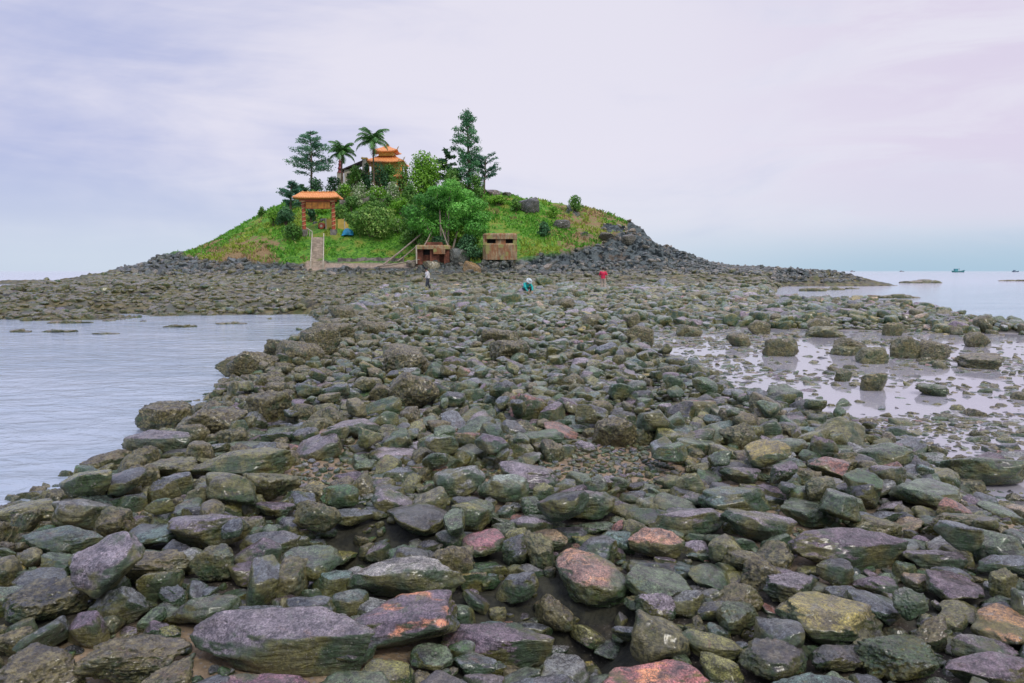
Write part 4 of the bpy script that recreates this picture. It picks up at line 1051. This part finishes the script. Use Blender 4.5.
# orange shrine right of temple
Xs = px2x(402,114); gz = float(T(Xs,114)); os_ = empty('orange_shrine', (Xs,114,gz), 'small orange shrine at the right corner of the temple', 'shrine')
MB().box((0,0,.9),(1.3,1.0,2.2)).build('wall', MAT['orange'], os_); rq = MB(); hip_roof(rq, 1.9,1.6,.5,.5,2.05,.1); rq.build('roof', MAT['tile'], os_); MB().box((0,-.52,.9),(.5,.06,1.1)).build('opening', MAT['dark'], os_)
# terrace walls
for (a,b_2,yy,h,m_,lab) in ((340,415,205,.7,'stone','grey retaining wall under the flowering terrace shrubs'),(466,482,197,.9,'redstone','low reddish stone wall on the crest below the tallest casuarina'),(338,404,261,.32,'rub','low rough boundary wall of pale rubble at the foot of the lawn')):
    if m_ == 'redstone': mt = simple('red_stone', (.33,.16,.11), .9, .5, 2, .04)
    else: mt = simple(m_+'_wall', (.30,.27,.23), .9, .6, 1.6, .06)
    A = P_(a,yy); B = P_(b_2,yy); w_ = MB(); n_ = 14
    for k in range(n_):
        x = A[0]+(B[0]-A[0])*(k+.5)/n_; y = A[1]+(B[1]-A[1])*(k+.5)/n_; z = float(T(x,y)); w_.box((x-A[0],y-A[1],z-A[2]+h/2-.3),(abs(B[0]-A[0])/n_*.985,.45,h+.6+.12*(k%3)),0)
    o = w_.build('stone_wall', mt, None, loc=A); tag(o, lab, 'wall')
# bunkers
def conc(name, rust):
    m, nt, b = newmat(name); N = NT(nt); tc = N.n('TexCoord').outputs['Object']; mp = N.n('Mapping', i_Vector=tc); mp.inputs['Scale'].default_value=(2.2,2.2,.35)
    n = N.noise(tc, 1.6, 6, .7); st_ = N.noise(mp.outputs[0], 1.3, 5, .6)
    c = N.mix(N.ramp(n,.35,.65), (.44,.34,.19), (.20,.16,.10)); c = N.mix(N.math('MULTIPLY', N.ramp(st_, .5-.08*rust, .62), .85), c, (.27,.10,.035)); c = N.mix(N.ramp(N.noise(tc,.9,3),.55,.65), c, (.30,.29,.10))
    nt.links.new(c, b.inputs['Base Color']); b.inputs['Roughness'].default_value=.95; nt.links.new(N.bump(N.noise(tc,4,7,.7),.8,.08), b.inputs['Normal']); return m
def chamf(mb, w, d, h, ch, z0=0, slot=None):
    """octagonal plan block with bevelled top"""
    pl = [(-w/2+ch,-d/2),(w/2-ch,-d/2),(w/2,-d/2+ch),(w/2,d/2-ch),(w/2-ch,d/2),(-w/2+ch,d/2),(-w/2,d/2-ch),(-w/2,-d/2+ch)]
    V = [(x,y,z0) for x,y in pl]+[(x,y,z0+h-.18) for x,y in pl]+[(x*.93,y*.93,z0+h) for x,y in pl]+[(0,0,z0+h+.04)]
    Fq = [[r*8+k, r*8+(k+1)%8, (r+1)*8+(k+1)%8, (r+1)*8+k] for r in (0,1) for k in range(8)]
    mb.add(V, Fq); mb.add(V, [[16+k,16+(k+1)%8,24] for k in range(8)]); return mb
Lk = P_(500,260); s = mpp(Lk[1]); W = 34*s; Hh = 26*s; bk = empty('bunker', Lk+np.array([0,1.5,0]), 'square rust streaked concrete bunker with two firing slits, right of the spreading tree', 'bunker')
cb = conc('bunker_concrete', 1.0)
mbk = MB(); zs0 = Hh*.62; zs1 = Hh*.78
chamf(mbk, W, 4.2, zs0, .45, -.8+.8); mbk.build('wall', cb, bk)
for (x,w_) in ((-W/2+.3,.5),(.1,1.3),(W/2-.3,.5)): MB().box((x,-.15,(zs0+zs1)/2-.09),(w_,3.5,zs1-zs0+.18+.1)).build('slit_pier', cb, bk)
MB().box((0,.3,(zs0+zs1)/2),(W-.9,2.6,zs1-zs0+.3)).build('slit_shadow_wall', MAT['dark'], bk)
mr = MB(); chamf(mr, W*1.0, 4.25, Hh-zs1, .5, zs1); mr.build('roof', cb, bk)
Lk = P_(433,264); s = mpp(Lk[1]); W = 33*s; Hh = 20*s; b2 = empty('bunker', Lk+np.array([0,1.2,0]), 'collapsed low rusty brown bunker with pale roof slab, below the spreading tree', 'bunker')
cr = conc('rusty_concrete', 3.0); cr2 = simple('brown_concrete', (.22,.085,.05), .95, .6, 1.2, .06)
for (x,w_) in ((-W/2+.45,.9),(.25,1.2),(W/2-.35,.7)): MB().box((x,0,Hh*.33),(w_,3.0,Hh*.72)).build('pier', cr2, b2)
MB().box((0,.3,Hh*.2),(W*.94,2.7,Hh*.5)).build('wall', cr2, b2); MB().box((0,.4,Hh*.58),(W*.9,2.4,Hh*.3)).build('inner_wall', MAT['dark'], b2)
sl = MB(); chamf(sl, W*1.05, 3.6, .55, .3, Hh*.72); sl.build('roof_slab', cb, b2)
sl = MB(); chamf(sl, W*.55, 2.2, .45, .5, Hh*.72+.5); sl.build('upper_slab', cr2, b2); MB().box((.9,-1.75,Hh*.72-.25),(1.5,.3,.75)).build('hanging_block', cr, b2)
MB().box((-W/2+.1,-1.7,Hh*.45),(.16,.2,Hh*.9)).build('post', MAT['cream'], b2)
# driftwood poles
def pole(pa, pb, r, lab, mat='pale_bark', sag=.1):
    pa, pb = np.array(pa), np.array(pb); q = pb-pa; o = MB().tube([(0,0,0), tuple(q*.35+[0,0,-sag]), tuple(q*.7+[0,0,-sag*.6]), tuple(q)], [r, r*.9, r*.8, r*.5], 7).build('driftwood_pole', MAT[mat], None, True, loc=pa)
    return tag(o, lab, 'pole', 'driftwood poles by the collapsed bunker')
g0 = P_(386,266)
pole(P_(384,266)+[0,-.3,.15], atY(428,228,P_(384,266)[1]+3.0), .13, 'longest pale driftwood pole leaning up from the beach into the spreading tree')
pole(P_(398,262)+[0,-.3,.1], atY(420,243,P_(398,262)[1]+1.5), .1, 'shorter leaning pole beside the longest one')
pole(atY(424,246,P_(420,262)[1]), atY(434,226,P_(420,262)[1]+1.5), .09, 'thin pole rising just left of the collapsed bunker roof')
pole(atY(449,248,P_(450,262)[1]), atY(440,224,P_(450,262)[1]+1.), .1, 'pole leaning left over the collapsed bunker roof')
pole(P_(378,268)+[0,-.5,.2], P_(420,262)+[0,-.5,.3], .1, 'driftwood log lying low on the pale beach rubble')
# single rocks on the islet
def irock(px, py, w, h, col, k, lab, cr=0.2, Y0=None):
    L = P_(px, py) if Y0 is None else Y0; V, Fc = shape(k, 5); me = raw_mesh('rock', V*np.array([w/2,w*.4,h/2]), [Fc], np.tile([*col,cr],(len(V),1))); me.materials.append(bpy.data.materials['dark_rock']); o = bpy.data.objects.new('boulder', me); C.objects.link(o); o.location=[float(L[0]),float(L[1]),float(L[2]+h*.2)]; tag(o, lab, 'rock')
irock(530,210,3.9,3.0,(.028,.032,.042),6,'black boulder bulging from the grass high on the right slope')
irock(494,195,2.6,1.3,(.11,.07,.055),9,'reddish brown boulder on the crest right of the small tree')
irock(507,196,1.6,.9,(.06,.06,.05),11,'small dark stone on the crest beside the reddish boulder')
irock(458,262,3.0,2.6,(.13,.15,.14),13,'large grey boulder between the two bunkers')
irock(471,273,2.6,2.2,(.33,.19,.06),15,'ochre yellow boulder on the dark rocks below the square bunker')
irock(432,268,2.2,1.6,(.24,.21,.12),17,'pale yellowish boulder in front of the collapsed bunker')
irock(412,266,1.6,1.1,(.30,.26,.2),19,'pale stone at the foot of the leaning poles')
irock(560,228,3.2,2.0,(.06,.06,.055),26,'dark rock outcrop in the middle of the right slope')
irock(606,238,2.5,1.2,(.10,.085,.06),29,'brown crag under the right shoulder of the islet')
irock(628,242,2.4,1.6,(.075,.07,.055),31,'dark jutting crag at the right end of the grassy slope')
# rocks out at sea
def searock(px, py, wpx, hpx, k, lab, parts=1):
    p = at(px, py, 0); s = p[1]/F; mb = MB(); r_ = RS(int(px)); n_ = max(3, parts)
    for i in range(n_):
        t = (i+.5)/n_*2-1; hw = wpx*s/n_*r_.uniform(1.0,1.5); hz = hpx*s*r_.uniform(.6,1.05)*(1-.45*abs(t))
        V, Fc = shape(24+(k+i)%12, 4); mb.add(V*np.array([hw*.75, hw*.6, hz])+np.array([t*wpx*s/2*.85, r_.uniform(-.3,.3)*s*wpx*.2, 0]), Fc, (.12*r_.uniform(.7,1.3),.105,.06))
    V = np.concatenate(mb.c); mb.c = [np.hstack([c, np.full((len(c),1), .5)]) for c in mb.c]
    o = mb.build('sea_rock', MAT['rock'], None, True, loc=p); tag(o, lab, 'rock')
searock(921,283,36,5.5,0,'jagged dark rock islet alone in the sea, below the green boat', 4)
searock(1016,281,32,2.2,3,'low dark reef strip at the right edge of the sea', 4)
searock(893,298,54,6,5,'long low brown reef at the near edge of the sea on the right', 6)
searock(812,291,26,6,7,'brown rock at the waterline below the end of the headland', 3)
searock(834,290,20,4.5,2,'smaller dark rock right of the waterline rock', 3)
searock(852,289,12,2.5,9,'tiny dark rock at the tail of the waterline rocks', 3)
searock(60,332,30,5,4,'small weedy rock breaking the left water surface', 3)
searock(20,332,20,4,6,'weedy rock at the left edge of the still channel', 3)
searock(105,334,24,3,8,'thin rock strip right of the small weedy rock in the left water', 3)
searock(180,327,34,4,3,'broken weedy rock strip off the reef in the middle of the left water edge', 5)
searock(232,324,30,3.5,9,'low weedy rock at the reef edge nearest the causeway corner', 4)
searock(70,323,44,5,1,'long weedy rock ledge at the far left edge of the reef', 5)
# ------------------------------------------------------------------ boats
def boat(px, py, wpx, col, lab, cabin=True, flip=1, Y=None):
    p = at(px, py, 0) if Y is None else np.array([px2x(px,Y),Y,0]); s = p[1]/F; Lh = wpx*s/2
    o = empty('fishing_boat', p, lab, 'boat', 'fishing boats far out at sea')
    m = simple('boat_paint', col, .5, .3, .6); st_ = 14; V = []
    for i in range(st_+1):
        t = i/st_*2-1; hw = Lh*.24*(1-abs(t)**3)**.7+.02*Lh; sh_ = Lh*(.16+.20*max(0,t)**2+.10*max(0,-t)**2)
        V += [(t*Lh*flip,-hw,sh_),(t*Lh*.93*flip,-hw*.6,-.05*Lh),(t*Lh*.93*flip,hw*.6,-.05*Lh),(t*Lh*flip,hw,sh_),(t*Lh*flip,0,sh_*.8)]
    Fq = [[i*5+a, (i+1)*5+a, (i+1)*5+b, i*5+b] for i in range(st_) for a,b in ((0,1),(1,2),(2,3),(3,4),(4,0))]
    MB().add(V, Fq).build('hull', m, o, True)
    MB().box((-.35*Lh*flip,0,.34*Lh),(.5*Lh,.3*Lh,.32*Lh)).build('cabin', simple('cabin_paint', tuple(min(1,c*1.6+.04) for c in col), .5), o)
    MB().box((-.33*Lh*flip,0,.51*Lh),(.62*Lh,.36*Lh,.04*Lh)).build('roof', m, o)
    MB().tube([(.15*Lh*flip,0,.1*Lh),(.15*Lh*flip,0,.62*Lh)],.02*Lh,6).build('mast', MAT['bark'], o)
boat(956,272.2,13,(.03,.20,.21),'green fishing boat nearest on the horizon, above the jagged rock islet', Y=1150)
boat(1013,271.8,7,(.05,.10,.16),'small dark blue boat on the horizon at the far right', Y=1500)
boat(900,271.6,4.5,(.22,.22,.24),'faint grey boat left of the green fishing boat on the horizon', Y=2100)
boat(851,271.6,5,(.20,.18,.20),'faint boat on the horizon just past the headland tip', Y=2000)
#--PART3--
# ------------------------------------------------------------------ people
def skin_obj(name, verts, edges, radii, mat, parent, root=0, sub=1):
    me = bpy.data.meshes.new(name); me.from_pydata(verts, edges, []); me.materials.append(mat); o = bpy.data.objects.new(name, me); C.objects.link(o); o.parent = parent
    me.skin_vertices.new() if hasattr(me.skin_vertices, 'new') and not me.skin_vertices else None
    md = o.modifiers.new('skin','SKIN')
    if not me.skin_vertices:
        bpy.context.view_layer.objects.active = o
    for i, r in enumerate(radii):
        me.skin_vertices[0].data[i].radius = (r, r) if not isinstance(r, tuple) else r
    me.skin_vertices[0].data[root].use_root = True
    md.use_smooth_shade = True; sb = o.modifiers.new('sub','SUBSURF'); sb.levels = sub; sb.render_levels = sub
    return o
def tubes(name, chains, mat, parent):
    mb = MB()
    for pts, rad in chains: 
        pts = np.array(pts, float); n_ = 4; tt = np.linspace(0, len(pts)-1, (len(pts)-1)*n_+1)
        P2 = np.stack([np.interp(tt, range(len(pts)), pts[:,k]) for k in range(3)],-1); R2 = np.interp(tt, range(len(pts)), rad)
        mb.tube(P2, R2, 12)
    return mb.build(name, mat, parent, True)
SK = simple('skin', (.42,.25,.17), .6, .1); HAIR = simple('hair', (.02,.016,.014), .6)
def person(loc, rz, J, shirt, trouser, label, sleeve=1.0, shorts=False, hat=None):
    """J: joint positions dict in metres, feet at z 0, facing +x"""
    o = empty('person', loc, label, 'person', rz=rz)
    V = []; E = []; R = []
    def v(p, r, par=None):
        V.append(tuple(p)); R.append(r); 
        if par is not None: E.append((par, len(V)-1))
        return len(V)-1
    A = {k: np.array(q, float) for k, q in J.items()}
    pel = v(A['pelvis'], .13); ab = v((A['pelvis']+A['chest'])/2, .115, pel); ch = v(A['chest'], .14, ab); nk = v(A['neck'], .055, ch)
    hd0 = A['head']; up = hd0-A['neck']; up /= np.linalg.norm(up)
    h1 = v(hd0-up*.05, .07, nk); h2 = v(hd0+up*.02, .095, h1); h3 = v(hd0+up*.09, .085, h2); v(hd0+up*.125, .05, h3)
    fwd = np.array([1.,0,0]) - up*up[0]; fwd /= np.linalg.norm(fwd)+1e-9
    for s_ in ('l','r'):
        sh_ = v(A['sh_'+s_], .06, ch); el = v(A['el_'+s_], .042, sh_); wr = v(A['wr_'+s_], .027, el)
        d = A['wr_'+s_]-A['el_'+s_]; d /= np.linalg.norm(d); sd = np.cross(d,[0,0,1.]); sd = sd/(np.linalg.norm(sd)+1e-6) if np.linalg.norm(sd) > .1 else np.array([1.,0,0])
        pm = v(A['wr_'+s_]+d*.06, (.038,.022), wr)
        for k,(f_,l_) in enumerate(((-.03,.07),(-.01,.085),(.01,.08),(.03,.06))):
            a_ = v(A['wr_'+s_]+d*.10+sd*f_, .0095, pm); v(A['wr_'+s_]+d*(.10+l_)+sd*f_*1.15+np.array([.012,0,-.006]), .007, a_)
        a_ = v(A['wr_'+s_]+d*.05+sd*.04, .011, wr); v(A['wr_'+s_]+d*.095+sd*.062, .008, a_)
        hp = v(A['hip_'+s_], .095, pel); kn = v(A['kn_'+s_], .06, hp); an = v(A['an_'+s_], .038, kn); v(A['toe_'+s_], .035, an)
    skin_obj('body', V, E, R, SK, o)
    fc = MB()
    c0 = hd0+up*.03
    for sg in (-1,1):
        sd = np.cross(up, fwd)*sg
        fc.tube([c0+fwd*.085+sd*.032, c0+fwd*.098+sd*.032],[.013,.006],6,(.9,.9,.9))
    fc.build('eye', HAIR, o, True)
    MB().tube([c0+fwd*.09+up*.01, c0+fwd*.115-up*.03],[.008,.017],6).build('nose', SK, o, True)
    hr = MB(); P6, F6 = shape(9,4); D4 = LOD[4][0]
    hv = D4*np.array([.112,.105,.115]); hv = hv[:]; hr.add(hv, LOD[4][1]); ho = hr.build('hair', HAIR, o, True, loc=tuple(hd0+up*.055-fwd*.028))
    if hat:
        hh_ = MB().tube([hd0+up*.06,hd0+up*.085,hd0+up*.09,hd0+up*.2],[.2,.19,.115,.09],16); hh_.build('hat', simple('hat_cloth', hat, .8), o, True)
    ch_ = [([A['pelvis']-[0,0,.03], (A['pelvis']+A['chest'])/2, A['chest'], A['neck']*.6+A['chest']*.4],[.175,.165,.19,.10])]
    for s_ in ('l','r'):
        ch_.append(([A['chest']*.6+A['sh_'+s_]*.4, A['sh_'+s_], A['sh_'+s_]*(1-sleeve)+A['el_'+s_]*sleeve],[.11,.085,.07]))
        if sleeve >= 1 and not shorts: ch_.append(([A['el_'+s_], A['wr_'+s_]*.9+A['el_'+s_]*.1],[.068,.045]))
    tubes('shirt', ch_, shirt, o)
    ch_ = [([A['pelvis']-[0,0,.06],A['pelvis']+[0,0,.08]],[.165,.165])]
    for s_ in ('l','r'):
        e_ = A['kn_'+s_] if shorts else A['an_'+s_]
        ch_.append(([A['hip_'+s_], A['kn_'+s_]],[.125,.085]))
        if not shorts: ch_.append(([A['kn_'+s_], A['an_'+s_]*.92+A['kn_'+s_]*.08],[.085,.065]))
    tubes('trousers', ch_, trouser, o)
    for s_ in ('l','r'): tubes('shoe', [([A['an_'+s_]-[0.03,0,.03], A['toe_'+s_]],[.052,.042])], HAIR, o)
    return o
walk = dict(pelvis=(0,0,.92),chest=(.05,0,1.28),neck=(.08,0,1.47),head=(.12,0,1.58),sh_l=(.05,.19,1.38),el_l=(.12,.25,1.10),wr_l=(.28,.22,.92),sh_r=(.05,-.19,1.38),el_r=(-.05,-.25,1.10),wr_r=(.06,-.27,.86),
  hip_l=(0,.09,.88),kn_l=(.14,.10,.48),an_l=(.16,.10,.08),toe_l=(.33,.11,.04),hip_r=(0,-.09,.88),kn_r=(-.04,-.10,.47),an_r=(-.22,-.10,.10),toe_r=(-.06,-.11,.04))
stand = dict(walk, pelvis=(0,0,.92), chest=(.02,0,1.28), neck=(.03,0,1.47), head=(.07,0,1.58), kn_l=(.05,.11,.48), an_l=(.02,.12,.08), toe_l=(.18,.14,.04), kn_r=(.04,-.11,.48), an_r=(.0,-.13,.08), toe_r=(.16,-.15,.04), el_l=(.1,.27,1.12), wr_l=(.30,.18,1.02), el_r=(-.02,-.27,1.12), wr_r=(.08,-.28,.88))
crouch = dict(pelvis=(-.05,0,.38),chest=(.22,0,.66),neck=(.36,0,.80),head=(.45,0,.86),sh_l=(.26,.19,.72),el_l=(.46,.24,.50),wr_l=(.62,.14,.28),sh_r=(.26,-.19,.72),el_r=(.46,-.26,.48),wr_r=(.60,-.14,.24),
  hip_l=(-.02,.1,.36),kn_l=(.36,.20,.44),an_l=(.10,.18,.09),toe_l=(.28,.22,.04),hip_r=(-.02,-.1,.36),kn_r=(.36,-.20,.44),an_r=(.10,-.18,.09),toe_r=(.28,-.22,.04))
WH = simple('white_cloth', (.72,.72,.72), .8, .1); RD = simple('magenta_cloth', (.62,.03,.08), .8, .1); TL = simple('teal_cloth', (.02,.42,.38), .8, .1); DK = simple('dark_trousers', (.05,.06,.08), .8); BG = simple('beige_trousers', (.50,.42,.34), .8, .1)
def onground(px, py, Y):
    x = px2x(px, Y); z = max(float(T(x,Y))+.22, CAMZ-(py-271)/F*Y); return (x, Y, z)
def snap(px, py):
    # farthest-consistent spot: where the sight line meets the stones
    d = ray(px, py); Y = np.arange(30, 84, .1); t = Y/d[1]; X = d[0]*t; Z = CAMZ+d[2]*t; Hh = T(X,Y)+.2
    k = np.argmax(Hh >= Z); return (X[k], Y[k], Z[k])
q = snap(428,289.5); print('p1', q); person(q, RAD(200), walk, WH, DK, 'person in white long sleeved shirt and dark trousers walking over the stones below the bunkers')
q = snap(603,290.5); print('p2', q); person(q, RAD(80), stand, RD, BG, 'person in a bright red shirt and beige trousers standing on the reef', sleeve=.9)
q = snap(525,295.5); print('p3', q); person(q, RAD(-60), crouch, TL, DK, 'person in teal with a pale hat crouching on the stones to gather shellfish', hat=(.6,.7,.72))
# ------------------------------------------------------------------ world, sun, camera
W_ = bpy.data.worlds.new('World'); scene.world = W_; W_.use_nodes = True; nt = W_.node_tree; N = NT(nt)
bg = nt.nodes['Background']
SUN_EL, SUN_AZ = RAD(52), RAD(150)   # sun high behind the right shoulder, veiled by cloud
sky = N.n('TexSky', sky_type='NISHITA', sun_disc=False, sun_elevation=SUN_EL, sun_rotation=SUN_AZ)
dr_ = N.n('TexCoord').outputs['Generated']; sx = N.n('SeparateXYZ', i_0=dr_)
az = N.math('DIVIDE', sx.outputs[0], N.math('MAXIMUM', N.math('ABSOLUTE', sx.outputs[1]), .15))   # -0.75..0.75 across the view
el = sx.outputs[2]
mp = N.n('Mapping', i_Vector=dr_); mp.inputs['Scale'].default_value = (1.0,1.0,2.0); mp.inputs['Rotation'].default_value = (0,RAD(-14),0)
c1 = N.noise(mp.outputs[0], 1.7, 6, .55, .5)
mp2 = N.n('Mapping', i_Vector=dr_); mp2.inputs['Scale'].default_value = (1.0,1.0,6.0); mp2.inputs['Rotation'].default_value = (0,RAD(-8),0)
c2 = N.noise(mp2.outputs[0], 3.2, 5, .55, .8)
lav = (.46,.505,.77); brt = (.83,.80,.91); pnk = (.76,.69,.85)
f1 = N.math('ADD', N.math('MULTIPLY', c1, 1.0), N.math('MULTIPLY', c2, .35))
bias = N.math('MULTIPLY', N.ramp(az, -.75, .1), .16)
dk_ = N.math('MULTIPLY', N.math('MULTIPLY', N.ramp(el, .12, .42), N.ramp(az, .0, -.75)), .16)
f1 = N.ramp(N.math('SUBTRACT', N.math('ADD', f1, bias), dk_), .50, .95)
base = N.mix(f1, lav, brt)
base = N.mix(N.math('MULTIPLY', N.ramp(az, .15, .7), N.ramp(c2, .35, .6)), base, pnk)
hzl = N.mix(N.ramp(az, .05, .6), (.62,.73,.86), (.42,.60,.76))
base = N.mix(N.ramp(el, .17, .0), base, N.mix(.65, base, (.66,.74,.86)))
base = N.mix(N.math('MULTIPLY', N.ramp(el, .075, .0), N.ramp(az,-.9,.5,.55,.95)), base, hzl)
ns = N.mix(1.0, sky.outputs[0], (.11,.11,.11), 'MULTIPLY')
fin = N.mix(.92, ns, base)
zb = N.ramp(el, .46, .95, 1.0, 2.0); fin = N.mix(1.0, fin, N.n('CombineColor', i_0=zb, i_1=zb, i_2=zb).outputs[0], 'MULTIPLY')   # an overcast sky is brightest overhead
nt.links.new(fin, bg.inputs[0]); bg.inputs[1].default_value = 1.0
sl = bpy.data.lights.new('sun', 'SUN'); sl.energy = 1.5; sl.angle = RAD(10); sl.color = (1,.95,.88)
so = bpy.data.objects.new('sun', sl); C.objects.link(so)
sd_ = Vector((math.sin(SUN_AZ)*math.cos(SUN_EL), math.cos(SUN_AZ)*math.cos(SUN_EL), math.sin(SUN_EL)))
so.rotation_euler = sd_.to_track_quat('Z','Y').to_euler()
cd = bpy.data.cameras.new('camera'); cd.lens = 24; cd.sensor_width = 36; cd.clip_end = 20000; cd.clip_start = .05
co = bpy.data.objects.new('camera', cd); C.objects.link(co); co.location = (0,0,CAMZ); co.rotation_euler = (RAD(90)-PITCH,0,0); scene.camera = co
vs = scene.view_settings; vs.view_transform = 'Standard'; vs.look = 'None'; vs.exposure = 0; vs.gamma = 1; vs.use_curve_mapping = False
scene.cycles.max_bounces = 6; scene.cycles.transparent_max_bounces = 6
